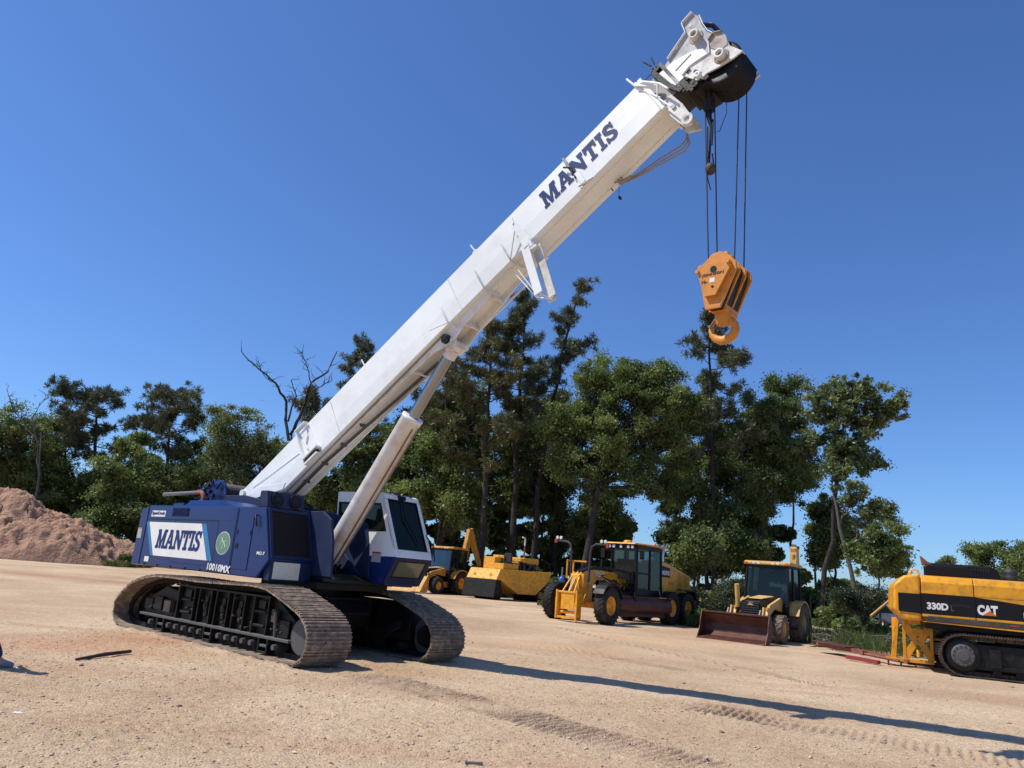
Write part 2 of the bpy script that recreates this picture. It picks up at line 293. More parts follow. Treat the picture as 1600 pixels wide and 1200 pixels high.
# engine housing
g=GC().m(BLUE); yb=1.22
g.prism([(-6.12,1.2),(-6.12,2.40),(-1.85,2.39),(-1.54,1.51),(-1.84,1.19)],.30,yb)
hous=g.build('engine_housing',crane,.018,seg=2)
g=GC().m(BLUE); p=.302   # doors and panels standing 4 mm proud with dark gaps
def panel(x0,x1,z0,z1,gap=.006,d=.007,sl=0):
    g.prism([(x0+gap,z0+gap),(x0+gap,z1-gap),(x1-gap,z1-gap),(x1-gap+sl,z0+gap)],.30-d,.299)
panel(-6.07,-4.93,1.36,2.11); panel(-4.93,-3.3,1.30,2.11); panel(-3.3,-2.72,1.24,2.14); panel(-2.66,-2.16,1.30,2.22,d=.01); 
panel(-6.08,-2.72,2.125,2.37)
for x in (-2.2,-2.62): g.box(x-.012,x+.012,.278,.30,1.9,1.98)
g.build('side_door',hous,.003,seg=1)
g=GC().m(DARK)
g.box(-2.62,-2.54,.283,.289,1.66,1.74); 
for x,z0,z1 in ((-4.93,1.33,2.11),(-3.3,1.3,2.11),(-2.69,1.24,2.36),(-2.16,1.3,2.22)): g.box(x-.004,x+.004,.2945,.2985,z0,z1)
g.box(-6.07,-2.7,.2945,.2985,2.113,2.121)
g.tube([(-2.12,.285,2.25),(-2.06,.25,2.22),(-2.0,.26,2.05)],.018,6)
for i in range(5): g.box(-5.9+i*.55,-5.885+i*.55,.285,.3,1.2,1.24)
g.m(STEEL).box(-4.945,-4.92,.28,.29,1.78,1.86)
g.build('door_latch',hous)
g=GC()    # perforated vent
g.m(DARK).box(-5.10,-4.46,.284,.291,2.19,2.35); g.m(BLUE)
for i in range(20):
    for sgn in (-1,1):
        x=-5.09+i*.033; a=x;b=x+sgn*.10
        if -5.11<b<-4.44: g.tube([(a,.281,2.195),(b,.281,2.345)],.0045,4)
g.build('vent_grille',hous)
# radiator grille on sloped front: plane through (-1.85,2.39)-(-1.54,1.51)
dn=V((.31,0,-.88)).normalized(); nrm=V((.88,0,.31)).normalized()
Mg=TC@frame(V((-1.85,.30,2.39)),V((0,1,0)),-dn,V((0,1,0)).cross(-dn)*-1)
if (Mg.to_3x3()@V((0,0,1))).dot(nrm)<0: pass
Mg=TC@frame(V((-1.85,.30,2.39)),V((0,1,0)),-dn,nrm)
g=G(Mg).m(BLUED); W_=.92; H_=.93
g.box(.03,W_-.03,-.075,-.02,0,.035); g.box(.03,W_-.03,-H_+.02,-H_+.075,0,.035); g.box(.03,.085,-H_+.075,-.075,0,.035); g.box(W_-.085,W_-.03,-H_+.075,-.075,0,.035)
g.m(DARK).box(.085,W_-.085,-H_+.075,-.075,.0,.008); g.m(DGREY)
for i in range(46): g.box(.088,W_-.088,-H_+.08+i*.0168,-H_+.086+i*.0168,.01,.022)
for i in range(30): g.box(.09+i*.0255,.094+i*.0255,-H_+.078,-.078,.008,.015)
g.build('radiator_grille',hous,.004,seg=1)
# fan box on roof front
g=GC().m(BLUED); g.prism([(-2.18,2.40),(-2.14,2.68),(-1.94,2.68),(-1.88,2.40)],.33,1.10)
for y in (.345,1.085):
    for k in range(4): g.m(DARK).cyl((-2.12+.06*k,.326 if y<.5 else 1.104,2.44),(-2.12+.06*k,.329,2.445),.01,6)
for k in range(5): g.m(DARK).cyl((-2.13,.324,2.44+.05*k),(-2.13,.331,2.44+.05*k),.011,6)
fb=g.build('oil_cooler_box',crane,.008)
for y in (.53,.9):
    g=GC().m(DARK); c=V((-1.905,y,2.54)); ax=V((.98,0,.2)); g.lathe([(0,.13),(.012,.13),(.012,.12),(.004,.11),(.003,.001)],c,ax,28)
    g.m(DGREY)
    for r_ in (.05,.085,.12): g.lathe([(.016,r_-.004),(.02,r_-.004),(.02,r_+.004),(.016,r_+.004)],c,ax,24,closed=True)
    a=ax.normalized().orthogonal().normalized(); b=ax.normalized().cross(a)
    for k in range(12):
        an=2*PI*k/12; g.tube([c+ax*.018+(a*math.cos(an)+b*math.sin(an))*.02,c+ax*.018+(a*math.cos(an+.4)+b*math.sin(an+.4))*.125],.004,4)
    g.m(BLUED).lathe([(.0,.035),(.025,.03),(.027,.001)],c,ax,16); g.build('cooling_fan',fb)
# counterweight slab
g=GC().m(BLUE); g.prism([(-6.50,1.18),(-6.46,2.33),(-6.15,2.36),(-6.15,1.2)],.30,3.0); g.m(DARK).box(-6.42,-6.13,.36,2.9,1.3,2.25)
cwt=g.build('counterweight',crane,.02)
g=GC().m(STICK).box(-6.44,-6.26,.292,.298,1.72,1.93); g.m(ORL).box(-6.44,-6.26,.290,.2915,1.915,1.935); g.build('warning_sticker',cwt)
# low hood, cover and housing roof items
g=GC().m(BLUE); g.hexa([(-4.9,.42,2.40),(-3.0,.42,2.395),(-3.0,1.15,2.395),(-4.9,1.15,2.40)],[(-4.8,.45,2.52),(-3.5,.45,2.52),(-3.5,1.1,2.52),(-4.8,1.1,2.52)]); g.build('roof_cover',hous,.01)
g=GC().m(BLUE); rr=random.Random(5)
for i in range(8): g.box(-5.75+.07*i,-5.70+.07*i+.03,.6,.85,2.40,2.44+.05*rr.random())
g.build('roof_valve_block',hous,.008)
# winch assembly
g=GC().m(BLUE)
g.cyl((-5.15,1.2,2.74),(-5.15,2.1,2.74),.24,28)
for y in (1.2,2.07): g.lathe([(0,.31),(.035,.31),(.045,.28)],(-5.15,y,2.74),(0,1,0),28)
g.box(-5.5,-4.8,1.25,2.05,2.36,2.48)
for i in range(46):
    x=rr.uniform(-5.95,-5.2); z=rr.uniform(2.55,2.98); y=rr.uniform(1.2,1.9); s=rr.uniform(.02,.055); g.m(BLUE if rr.random()<.75 else DARK).box(x-s,x+s,y-s*1.3,y+s*1.3,z-s,z+s)
for i in range(34):
    a=V((rr.uniform(-5.95,-5.1),rr.uniform(1.1,1.7),rr.uniform(2.5,2.98))); b=a+V((rr.uniform(-.15,.4),rr.uniform(-.1,.2),rr.uniform(-.1,.1))); g.m(BLUE if i%3 else HOSE).tube([a,(a+b)/2+V((0,0,rr.uniform(.05,.14))),b],rr.choice((.012,.018,.025)),6)
g.m(STEEL).cyl((-5.42,1.3,2.8),(-5.42,1.3,2.98),.035,10); g.m(WHITE).cyl((-5.45,1.32,2.97),(-5.43,1.32,3.04),.025,8)
wi=g.build('hoist_winch',crane,.006,seg=1)
g=GC().m(HOSE); g.cyl((-4.9,2.15,2.70),(-4.0,2.3,2.68),.10,16); g.build('hydraulic_cylinder',crane)
g=GC().m(ROPE); g.lathe([(i*.012,.245+.008*(i%2)) for i in range(66)],(-5.15,1.245,2.74),(0,1,0),24,smooth=False); g.build('winch_rope',wi)
g=GC().m(STEEL); g.tube([(-6.75,.85,2.70),(-5.35,.85,2.73)],.04,12); g.m(RUSTB).tube([(-5.35,.85,2.73),(-5.15,.85,2.73),(-5.06,.85,2.68),(-5.04,.85,2.42)],.045,12); g.build('exhaust_pipe',crane)
# front chart below radiator and side plate
g=GC().m(BLUED); g.box(-1.72,-1.56,.36,1.2,1.17,1.50); cp=g.build('chart_panel',crane,.006)
g=GC().m(STICKC).box(-1.556,-1.55,.42,.95,1.20,1.48); g.build('load_chart_sticker',cp)
# decals
yd=.2915
g=GC().m(DECW); g.prism([(-5.99,2.06),(-3.90,2.06),(-3.50,1.40),(-5.58,1.40)],yd-.002,yd); g.build('white_decal_panel',hous)
g=GC().m(TEAL); g.prism([(-6.11,2.06),(-6.0,2.06),(-5.59,1.40),(-5.70,1.40)],yd-.002,yd); g.build('teal_stripe',hous); g=GC().m(TEAL); g.prism([(-3.89,2.06),(-3.73,2.06),(-3.33,1.40),(-3.49,1.40)],yd-.002,yd); g.build('teal_stripe',hous)
slab('MANTIS',TC@V((-5.56,yd-.005,1.55)),(1,0,0),(0,0,1),1.72,.37,LETB,hous,shear=.14,gap=.03)
text('10010MX',TC@V((-3.44,yd-.004,1.24)),(1,0,-.03),(0,0,1),.78,.125,LETW,hous,shear=.08,bold=.03)
text('MC-7',TC@V((-1.92,yd+.004,1.575)),(1,0,0),(0,0,1),.24,.055,LETW,hous,bold=.03)
g=GC().m(LETW); g.prism([(-5.97,2.17),(-5.95,2.29),(-5.38,2.29),(-5.38,2.17)],yd-.002,yd); g.build('maker_plate',hous)
text('SpanDeck',TC@V((-5.94,yd-.005,2.19)),(1,0,0),(0,0,1),.54,.085,LETB,hous,bold=.02)
g=GC(); n=40; g.m(DECW).prism([(-3.04+.235*math.cos(2*PI*i/n),1.73+.205*math.sin(2*PI*i/n)) for i in range(n)],yd-.002,yd); g.m(GRN).prism([(-3.04+.225*math.cos(2*PI*i/n),1.73+.195*math.sin(2*PI*i/n)) for i in range(n)],yd-.004,yd-.002)
g.m(DECW)
for pl in ([(-3.10,1.84),(-3.06,1.77),(-3.0,1.74),(-2.95,1.66)],[(-3.06,1.77),(-3.12,1.70)],[(-3.0,1.74),(-2.94,1.77)],[(-3.0,1.74),(-3.05,1.68),(-3.02,1.62)]): g.tube([(x,yd-.005,z) for x,z in pl],.007,5)
g.build('round_green_decal',hous)
g=GC().m(DECW).box(-5.92,-5.74,.292,.298,1.27,1.37); g.build('small_sticker',hous)
# ---------------- cab
g=GC(); ya,yb2=2.05,2.93
side=[(-2.0,1.24),(-2.22,2.89),(-.88,2.85),(-.33,1.73),(-.60,1.25)]
g.m(WHITE); 
# side shell: white upper, blue lower boundary: (-2.0,1.9)->(-1.68,1.93)->(-1.36,1.70)->(-.34,1.73)
def ring_quads(outer,inner,y,th,m):   # frame between outer polygon and inner hole (same count)
    g.m(m); n=len(outer)
    for i in range(n):
        j=(i+1)%n; a,b,c,d=outer[i],outer[j],inner[j],inner[i]
        g.prism([a,b,c,d],y,y+th)
wo=[(-2.13,2.13),(-2.2,2.885),(-.88,2.845),(-.58,2.12)]; wi_=[(-2.06,2.18),(-2.12,2.68),(-.92,2.66),(-.70,2.18)]
for y in (ya,yb2-.04): ring_quads(wo,wi_,y,.04,WHITE)
for y in (ya,yb2-.04):
    g.m(WHITE); g.prism([(-2.12,2.13),(-.58,2.12),(-.35,1.735),(-1.36,1.72),(-1.70,1.98),(-2.1,1.98)],y,y+.04)
    g.m(BLUE); g.prism([(-2.1,1.98),(-1.70,1.98),(-1.36,1.72),(-.35,1.735),(-.60,1.25),(-2.0,1.24)],y,y+.04)
g.m(WHITE); g.prism([(-2.22,2.86),(-2.22,2.90),(-.90,2.87),(-.86,2.845)],ya+.04,yb2-.04); g.prism([(-2.22,2.86),(-2.12,2.0),(-2.08,2.0),(-2.18,2.86)],ya+.04,yb2-.04); g.m(BLUE).box(-2.08,-.6,ya+.04,yb2-.04,1.24,1.30); g.box(-2.1,-2.05,ya+.04,yb2-.04,1.3,2.0)
# front frame members along slope (-.88,2.85)->(-.33,1.73)
sd=V((.55,0,-1.12)).normalized(); sn=V((1.12,0,.55)).normalized(); Mf=TC@frame(V((-.88,ya,2.85)),V((0,1,0)),-sd,sn); g2=G(Mf); HH=1.247; WW=yb2-ya
g2.m(WHITE)
for a,b,c,d in ((0,WW,-.10,0),(0,WW,-HH,-HH+.16),(0,.085,-HH+.16,-.10),(WW-.085,WW,-HH+.16,-.10)): g2.box(a,b,c,d,-.03,.004)
cab=g.build('cab',crane,.012)
g2.build('windscreen_frame',cab,.012)
g=G(Mf).m(GLASS); g.box(.085,WW-.085,-HH+.16,-.10,-.018,-.010); g.m(DARK)
for a,b,c,d in ((.075,WW-.075,-.118,-.095),(.075,WW-.075,-HH+.15,-HH+.172),(.075,.10,-HH+.172,-.118),(WW-.10,WW-.075,-HH+.172,-.118)): g.box(a,b,c,d,-.008,.010)
g.build('windscreen',cab,.006,seg=1)
g=G(Mf).m(DARK); g.tube([(.42,-.06,.03),(.40,-.5,.045),(.62,-.98,.03)],.011,6); g.box(.34,.5,-.09,-.02,.004,.05); g.tube([(.36,-.42,.03),(.62,-.98,.03)],.009,4); g.build('wiper',cab)
# chin
sd=V((-.27,0,-.48)).normalized(); sn=V((.48,0,-.27)).normalized(); Mk=TC@frame(V((-.33,ya,1.73)),V((0,1,0)),-sd,sn); HK=.55
g=G(Mk).m(BLUED)
for a,b,c,d in ((0,WW,-.07,0),(0,WW,-HK,-HK+.15),(0,.10,-HK+.15,-.07),(WW-.10,WW,-HK+.15,-.07)): g.box(a,b,c,d,-.03,.004)
g.build('cab_chin_panel',cab,.01)
g=G(Mk).m(mat('lower_window_glass',(.13,.14,.08),.12,damt=.3,coat=.6)).box(.10,WW-.10,-HK+.15,-.07,-.015,-.006); g.m(DARK)
for a,b,c,d in ((.09,WW-.09,-.085,-.065),(.09,WW-.09,-HK+.145,-HK+.165),(.09,.11,-HK+.165,-.085),(WW-.11,WW-.09,-HK+.165,-.085)): g.box(a,b,c,d,-.005,.008)
g.build('lower_window',cab)
g=GC().m(GLASS); g.prism([(-2.06,2.18),(-2.12,2.68),(-.92,2.66),(-.70,2.18)],ya+.015,ya+.022); g.m(DARK)
fr_=[(-2.075,2.165),(-2.135,2.695),(-.91,2.675),(-.675,2.165)]; fi_=[(-2.045,2.195),(-2.10,2.665),(-.93,2.645),(-.725,2.195)]
for i in range(4):
    j=(i+1)%4; g.prism([fr_[i],fr_[j],fi_[j],fi_[i]],ya-.008,ya+.014)
g.box(-1.52,-1.49,ya-.006,ya+.013,2.19,2.66); g.build('side_window',cab,.004,seg=1)
g=GC().m(GLASS); g.prism([(-2.06,2.18),(-2.12,2.68),(-.92,2.66),(-.70,2.18)],yb2-.022,yb2-.015); g.build('side_window',cab)
g=GC().m(SEAT); g.box(-1.75,-1.25,2.28,2.7,1.6,1.74); g.box(-1.85,-1.72,2.3,2.68,1.72,2.35); g.m(DGREY).box(-1.7,-1.3,2.3,2.65,1.3,1.6); g.box(-.85,-.65,2.2,2.8,1.3,1.95); g.build('operator_seat',cab,.03)
g=GC().m(STICK).box(-.99,-.74,ya-.004,ya-.001,1.62,1.80); g.m(RED).box(-.97,-.76,ya-.006,ya-.0045,1.77,1.80); g.build('warning_sticker',cab)
g=GC().m(BLK); g.tube([(-.86,2.86,2.50),(-.36,2.96,1.98),(-.30,2.97,1.72)],.012,6); g.build('grab_rail',cab)
g=GC().m(DGREY).box(-.93,-.86,2.35,2.45,2.86,2.90); g.build('roof_lamp',cab,.006); g=GC().m(DGREY).box(-.93,-.87,2.72,2.76,2.84,2.89); g.build('roof_lamp',cab,.006)
# ---------------- boom (u along, y lateral, w up)
EL=R(34.4); BM=TC@frame(V((-4.42,0,2.75)),V((math.cos(EL),0,math.sin(EL))),V((0,1,0)),V((-math.sin(EL),0,math.cos(EL))))
def GB(): return G(BM)
Y0,Y1=1.36,1.92
g=GB().m(WHITE)
# hexagonal-ish hull: side panel flat to v=-.45 then slight inward break, so a weld crease shows
def bsec(u,top,bot,y0=Y0,y1=Y1): return [(u,y0+.012,top),(u,y0-.006,-.43 if bot<-.5 else bot*.6),(u,y0,bot+.02),(u,y0+.02,bot),(u,y1-.02,bot),(u,y1,bot+.02),(u,y1+.006,-.43 if bot<-.5 else bot*.6),(u,y1-.012,top)]
secs=[bsec(.0,.11,-.16),bsec(.4,.105,-.35),bsec(1.18,.10,-.73),bsec(3,.09,-.73),bsec(6,.07,-.73),bsec(10.97,.0,-.73)]
vs=[p for s_ in secs for p in s_]; fs=[]
for i in range(len(secs)-1):
    for k in range(8): fs.append((i*8+k,i*8+(k+1)%8,(i+1)*8+(k+1)%8,(i+1)*8+k))
fs+=[tuple(range(8)),tuple(range(len(vs)-1,len(vs)-9,-1))]; g.add(vs,fs)
# foot boss and lower plate seam
g.cyl((.02,Y0-.05,.02),(.02,Y1+.05,.02),.075,20)
g.m(WHITE); g.prism([(.1,-.22),(1.2,-.70),(1.32,-.62),(.5,-.16)],Y0-.012,Y0-.004)
# weld seams
g.tube([(.35,Y0-.008,-.06),(1.9,Y0-.008,-.34)],.006,5); g.tube([(1.9,Y0-.004,-.42),(10.9,Y0-.004,-.435)],.003,4)
for y in (Y0,Y1-.03): g.box(5.2,7.6,y+.1,y+.13,-.76,-.73)
boom=g.build('boom',crane,.008)
g=GB().m(CYLW)      # keel plates with cylinder lug
for y in (1.47,1.84):
    g.prism([(2.6,-.73),(4.6,-.80),(5.6,-.86),(5.85,-.95),(6.1,-.96),(6.3,-.90),(6.9,-.85),(7.6,-.73)],y,y+.025)
g.prism([(6.35,-.90),(6.37,-.90),(6.37,-.73),(6.35,-.73)],1.49,1.84); g.prism([(7.0,-.84),(7.02,-.84),(7.02,-.73),(7.0,-.73)],1.49,1.84); g.prism([(5.0,-.84),(5.03,-.84),(5.03,-.73),(5.0,-.73)],1.49,1.84)
g.build('boom_keel',boom,.004,seg=1)
g=GB().m(BLK); g.cyl((5.93,1.40,-.86),(5.93,1.475,-.86),.085,20); g.m(WHITED).cyl((5.95,1.45,-.92),(5.95,1.9,-.92),.07,20); g.lathe([(0,.13),(.02,.13)],(5.95,1.5,-.92),(0,1,0),24); g.build('cylinder_pin',boom)
slab('MANTIS',BM@V((8.66,Y0-.0105,-.47)),BM.to_3x3()@V((1,0,0.003)),BM.to_3x3()@V((.0,0,1)),1.60,.335,LETB,boom,shear=.08,gap=.05)
# lower rope/hose guide bracket near foot
g=GB().m(WHITE); g.prism([(2.05,-.02),(2.32,.06),(2.42,-.60),(2.05,-.72)],Y0-.022,Y0-.01); g.box(2.02,2.05,Y0-.10,Y0-.01,-.68,.10); g.box(2.02,2.35,Y0-.11,Y0-.01,.07,.10); g.box(2.05,2.5,Y0-.13,Y0-.01,-.64,-.60)
g.m(BLK).box(2.08,2.45,Y0-.11,Y0-.03,-.70,-.66); g.m(WHITE).box(2.05,2.45,Y0-.12,Y0+.0,-.76,-.72); g.prism([(2.1,-.02),(2.3,.02),(2.28,-.2),(2.18,-.3)],Y0-.05,Y0-.022)
g.tube([(2.15,Y0-.06,-.2),(2.2,Y0-.06,-.45)],.018,8); g.build('stowage_bracket',boom,.004,seg=1)
rq=random.Random(12); g=GB().m(mat('rust_stain',(.45,.33,.22),.7,damt=.6,dscale=12))
for i in range(0):
    u=rq.uniform(1.5,10.6); v=rq.uniform(-.70,-.60); l=rq.uniform(.03,.12); g.prism([(u,v),(u+l,v-.004),(u+l*.9,v+.010),(u+.2*l,v+.014)],Y0-.0035,Y0-.0015)
g=GB().m(WHITED)
for v in (-.735,): g.box(1.3,10.9,Y0+.12,Y0+.128,v,v+.004); g.box(1.3,10.9,Y1-.13,Y1-.122,v,v+.004)
for u in (3.05,6.5,9.36): g.box(u,u+.012,Y0-.009,Y0+.0,-.70,.04)
g.build('weld_seam',boom)
# jib stowage brackets mid boom (arms wrapping under)
for i,(u,l) in enumerate(((6.15,.42),(7.05,.36),(7.7,.30))):
    g=GB().m(WHITED if i else WHITE); g.tube([(u,Y0-.01,-.30),(u+.02,Y0-.04,-.73),(u+.03,Y0+.02,-.79),(u+.05,Y0+.3,-.78)],.016,8)
    if i!=1: g.tube([(u+.02,Y0-.03,-.72),(u+(.35 if i==2 else -.35),Y0-.09,-.60+.1*i)],.011,6)
    g.build('guide_arm',boom)
for u in (4.1,7.2):
    g=GB().m(WHITE); g.tube([(u,Y0+.05,.07),(u-.02,Y0+.04,.26)],.014,8); g.box(u-.05,u+.05,Y0+.02,Y0+.09,.07,.085); g.build('rope_guide_pin',boom)
# large side bracket/stinger at mid boom
g=GB().m(WHITE)
g.tube([(8.10,Y0-.04,-.10),(8.08,Y0-.05,-.22)],.02,8); g.prism([(8.02,-.22),(8.12,-.22),(8.22,-.75),(8.02,-.78)],Y0-.05,Y0-.02); 
g.box(8.05,8.2,Y0-.10,Y0+.0,-.90,-.72); g.box(8.05,8.13,Y0-.13,Y0+.45,-.86,-.80)
Ms=BM@Matrix.Translation((8.08,Y0-.10,-.80))@Matrix.Rotation(R(12),4,'Y')
g3=G(Ms).m(WHITE); g3.box(-.075,.075,-.02,0,-.95,0); g3.box(-.075,-.06,0,.12,-.95,0); g3.m(WHITED).box(.06,.22,.10,.12,-1.05,-.05); g3.box(-.05,.1,.30,.33,-.98,-.02); g3.m(WHITE).box(-.07,.2,.0,.33,-.14,-.10)
g3.tube([(-.3,.1,-.25),(-.12,.15,-.85),(.05,.2,-.95)],.012,6); g3.tube([(-.45,.2,-.15),(-.2,.25,-.8),(.05,.2,-1.0)],.012,6); g3.tube([(.02,.0,-.95),(.12,.1,-1.1),(.2,.15,-.98)],.01,6)
st=g3.build('stinger_arm',boom,.004,seg=1); g.build('stinger_bracket',boom,.004,seg=1)
g=GB().m(STEEL); g.tube([(9.35,Y0-.03,.0),(9.36,Y0-.03,-.12)],.012,6); g.box(9.33,9.37,Y0-.04,Y0-.01,-.3,.03); g.m(BLK).tube([(9.28,Y0-.05,-.15),(9.38,Y0-.06,-.28),(9.33,Y0-.05,-.42)],.016,6); g.m(WHITE).box(9.36,9.44,Y0-.05,Y0-.012,-.68,-.42); g.m(WHITED).tube([(9.3,Y0-.03,-.66),(9.55,Y0-.03,-.74)],.02,6); g.build('boom_latch',boom)
# hoses under boom
g=GB().m(HOSE)
for i in range(2):
    o=.04*i; g.tube([(1.0,1.60+o,-.75),(2.3,1.58+o,-.76),(3.4,1.62+o,-.80),(4.2,1.70+o,-.79),(5.4,1.75+o,-.82)],.018,6)
g.tube([(1.2,1.44,-.745),(5.9,1.44,-.745)],.008,5)
for u in (1.6,2.2,2.8,3.4): g.box(u,u+.03,1.55,1.68,-.79,-.73)
g.build('hydraulic_hose',boom)
g=GB().m(TANR)
for i in range(3):
    o=.05*i; g.tube([(9.7+.06*i,1.75,-.74),(9.85,1.8,-.83-o*.4),(10.1,1.82,-.90-o*.7),(10.35,1.84,-.94-o),(10.6,1.86,-1.0-o*1.2),(10.78,1.87,-1.05-o*1.3),(10.9,1.88,-1.02-o),(10.97,1.88,-.92),(10.98,1.86,-.80),(10.95,1.85,-.70)],.012,8)
g.tube([(9.75,1.78,-.80),(9.95,1.80,-.86)],.035,8); g.m(BLK).tube([(9.6,1.8,-.74),(9.6,1.8,-.8)],.01,5); g.build('looped_hose',boom)
g=GB().m(RUB); g.tube([(9.75,1.8,-.75),(9.62,1.8,-.98)],.003,4); wp=V((9.62,1.8,-1.0)); g.cyl(tuple(wp-V((0,0,.03))),tuple(wp+V((0,0,.02))),.022,10); g.build('dangling_weight',boom)
# collar at boom tip
g=GB().m(WHITE)
g.tube([(10.84,Y0+.03,.28),(10.87,Y0-.0,-.01),(11.0,Y0-.06,-.12),(11.14,Y0-.10,-.42),(11.18,Y0-.10,-.62)],.02,6)
for i,(a,b) in enumerate((((10.86,Y0+.03,.03),(11.02,Y0-.06,-.6)),((11.12,Y0-.09,-.40),(11.0,Y0-.06,-.55)),((10.9,Y0-.04,-.04),(10.88,Y1,-.0)),((11.0,Y0-.06,-.6),(11.05,Y0-.08,-.9)))): g.tube([a,b],.015,6)
g.prism([(10.86,-.02),(11.10,-.40),(11.14,-.36),(10.9,.03)],Y0-.05,Y0-.03); g.box(10.93,11.0,Y0-.03,Y1+.03,-.76,.03)
g.build('boom_collar',boom,.003,seg=1)
g=GB().m(WHITED); g.prism([(10.98,-.62),(11.16,-.62),(11.19,-.92),(11.17,-1.22),(11.10,-1.32),(11.0,-1.26),(10.96,-.95)],Y0+.02,Y0+.06); g.prism([(10.98,-.62),(11.16,-.62),(11.19,-.92),(11.15,-1.1),(10.96,-.95)],Y1-.06,Y1-.02); g.m(BLK).cyl((11.10,Y0+.0,-1.2),(11.10,Y0+.08,-1.2),.045,14); g.m(STEEL).cyl((11.07,Y0-.0,-.85),(11.07,Y0+.07,-.85),.035,12); g.m(WHITED).lathe([(0,.09),(.02,.09)],(11.1,Y0+.0,-1.2),(0,1,0),18); g.build('collar_lug',boom,.004,seg=1)
# inner sections
g=GB().m(SEC); g.box(10.9,11.52,Y0+.05,Y1-.05,-.70,-.10); g.m(mat('worn_lit_section',(.28,.26,.24),.5,dirt=(.08,.07,.06),damt=.8,dscale=8)).box(10.9,11.5,Y0+.06,Y1-.06,-.10,-.085)
g.m(DARK); g.prism([(11.16,-.02),(11.24,.02),(11.32,-.08),(11.24,-.10)],Y0-.0,Y1+.02); g.m(SEC).box(11.3,11.36,Y0+.0,Y1,-.78,-.02)
g.m(MATS['worn_lit_section']).box(10.95,11.30,Y0+.040,Y0+.048,-.66,-.12); g.m(BLK).prism([(11.14,-.06),(11.22,-.06),(11.26,-.5),(11.34,-.74),(11.26,-.74),(11.18,-.5)],Y0-.01,Y0+.036)  # worn near face, paler tone also stands in for sunlight on it
g.m(BLK); g.tube([(11.22,Y0-.02,.04),(11.18,Y0-.02,.22)],.014,6); g.tube([(11.27,Y0-.02,.02),(11.3,Y0-.02,.16)],.012,6)
g.build('inner_boom_section',crane,.006)
# boom head
HG=mat('head_plate_grey',(.40,.41,.43),.5,dirt=(.22,.18,.14),damt=.8,dscale=5); TANP=mat('grimy_tan_plate',(.40,.33,.27),.6,dirt=(.10,.075,.06),damt=.9,dscale=6)
up=[(11.21,-.15),(11.45,-.07),(11.88,.04),(11.93,.23),(12.12,.24),(12.15,.12),(12.10,-.06),(12.08,-.22),(12.12,-.46),(12.0,-.60),(11.46,-.62),(11.21,-.5)]
lo=[(11.44,-.60),(11.53,-.86),(11.62,-.93),(11.68,-.90),(11.85,-.98),(12.06,-1.06),(12.20,-1.08),(12.14,-.84),(12.19,-.66),(12.17,-.55),(12.10,-.48),(12.0,-.50),(11.95,-.62),(11.90,-.68),(11.6,-.58)]
g=GB(); g.m(HG).prism(up,Y0+.04,Y0+.07); g.m(WHITED).prism(up,Y1-.04,Y1-.01); g.m(WHITE).prism([(11.22,-.17),(11.50,-.21),(11.80,-.36),(11.88,-.46),(11.88,-.60),(11.50,-.60),(11.24,-.58)],Y0+.0,Y0+.04)
g.m(WHITE).box(11.22,11.30,Y0+.05,Y1-.04,-.6,-.18); g.box(11.3,11.7,Y0+.07,Y1-.04,-.30,-.26)
g.m(DGREY).prism([(11.42,-.37),(11.72,-.36),(11.72,-.38),(11.42,-.39)],Y0-.004,Y0+.001)
g.m(WHITED).prism(lo,Y0-.05,Y0-.02); g.m(TANP).prism([(11.95,-.62),(12.0,-.50),(12.10,-.47),(12.19,-.55),(12.20,-.66),(12.14,-.80),(12.0,-.78)],Y0-.06,Y0-.048); g.m(WHITED).prism(lo,Y1+.0,Y1+.03)
# flanges along the edges
for ed,y0_,y1_ in (([(11.45,-.07),(11.88,.05),(11.93,.24),(12.13,.25)],Y0-.0,Y0+.09),([(12.16,.12),(12.11,-.06),(12.09,-.22),(12.13,-.44)],Y0+.03,Y0+.12),([(11.44,-.60),(11.6,-.575),(11.90,-.67),(12.0,-.49)],Y0-.07,Y0+.0),([(12.0,-.49),(12.11,-.465),(12.19,-.55)],Y0-.09,Y0+.01)):
    for (p,q) in zip(ed[:-1],ed[1:]):
        dx,dz=q[0]-p[0],q[1]-p[1]; l=math.hypot(dx,dz); nx,nz=-dz/l*.012,dx/l*.012; g.m(TANP if p[0]>11.95 and p[1]<-.3 else WHITE).prism([p,q,(q[0]+nx,q[1]+nz),(p[0]+nx,p[1]+nz)],y0_,y1_)
for c,yy,mm in (((11.93,-.16),Y0+.04,WHITED),((11.97,-.88),Y0-.05,WHITED)):
    g.m(TANP).lathe([(0,.115),(.012,.105)],(c[0],yy,c[1]),(0,-1,0),20); g.m(mm).lathe([(0,.075),(.10,.075),(.10,.045),(.02,.045)],(c[0]+.0,yy,c[1]),(0,-1,0),20); g.m(BLK).lathe([(0,.045),(.022,.045)],(c[0],yy,c[1]),(0,-1,0),16)
for c in ((12.02,-.13),(11.65,-.02),(11.98,.10)): g.m(WHITED).lathe([(0,.03),(.004,.03)],(c[0],Y0+.04,c[1]),(0,-1,0),12)
g.m(WHITE).lathe([(0,.045),(.07,.045),(.07,.02),(.0,.02)],(11.59,Y0-.04,-.83),(0,-1,0),16)
g.m(WHITE).prism([(12.10,-.80),(12.17,-.84),(12.21,-1.02),(12.15,-1.04)],Y0+.0,Y0+.10); g.m(BLK).tube([(12.1,Y0+.08,-.02),(12.2,Y0+.14,-.14),(12.2,Y0+.2,-.30)],.035,8); g.m(WHITE).tube([(12.13,Y0+.12,-.03),(12.2,Y0+.18,-.03),(12.2,Y0+.3,-.2),(12.15,Y0+.4,-.35)],.02,6)
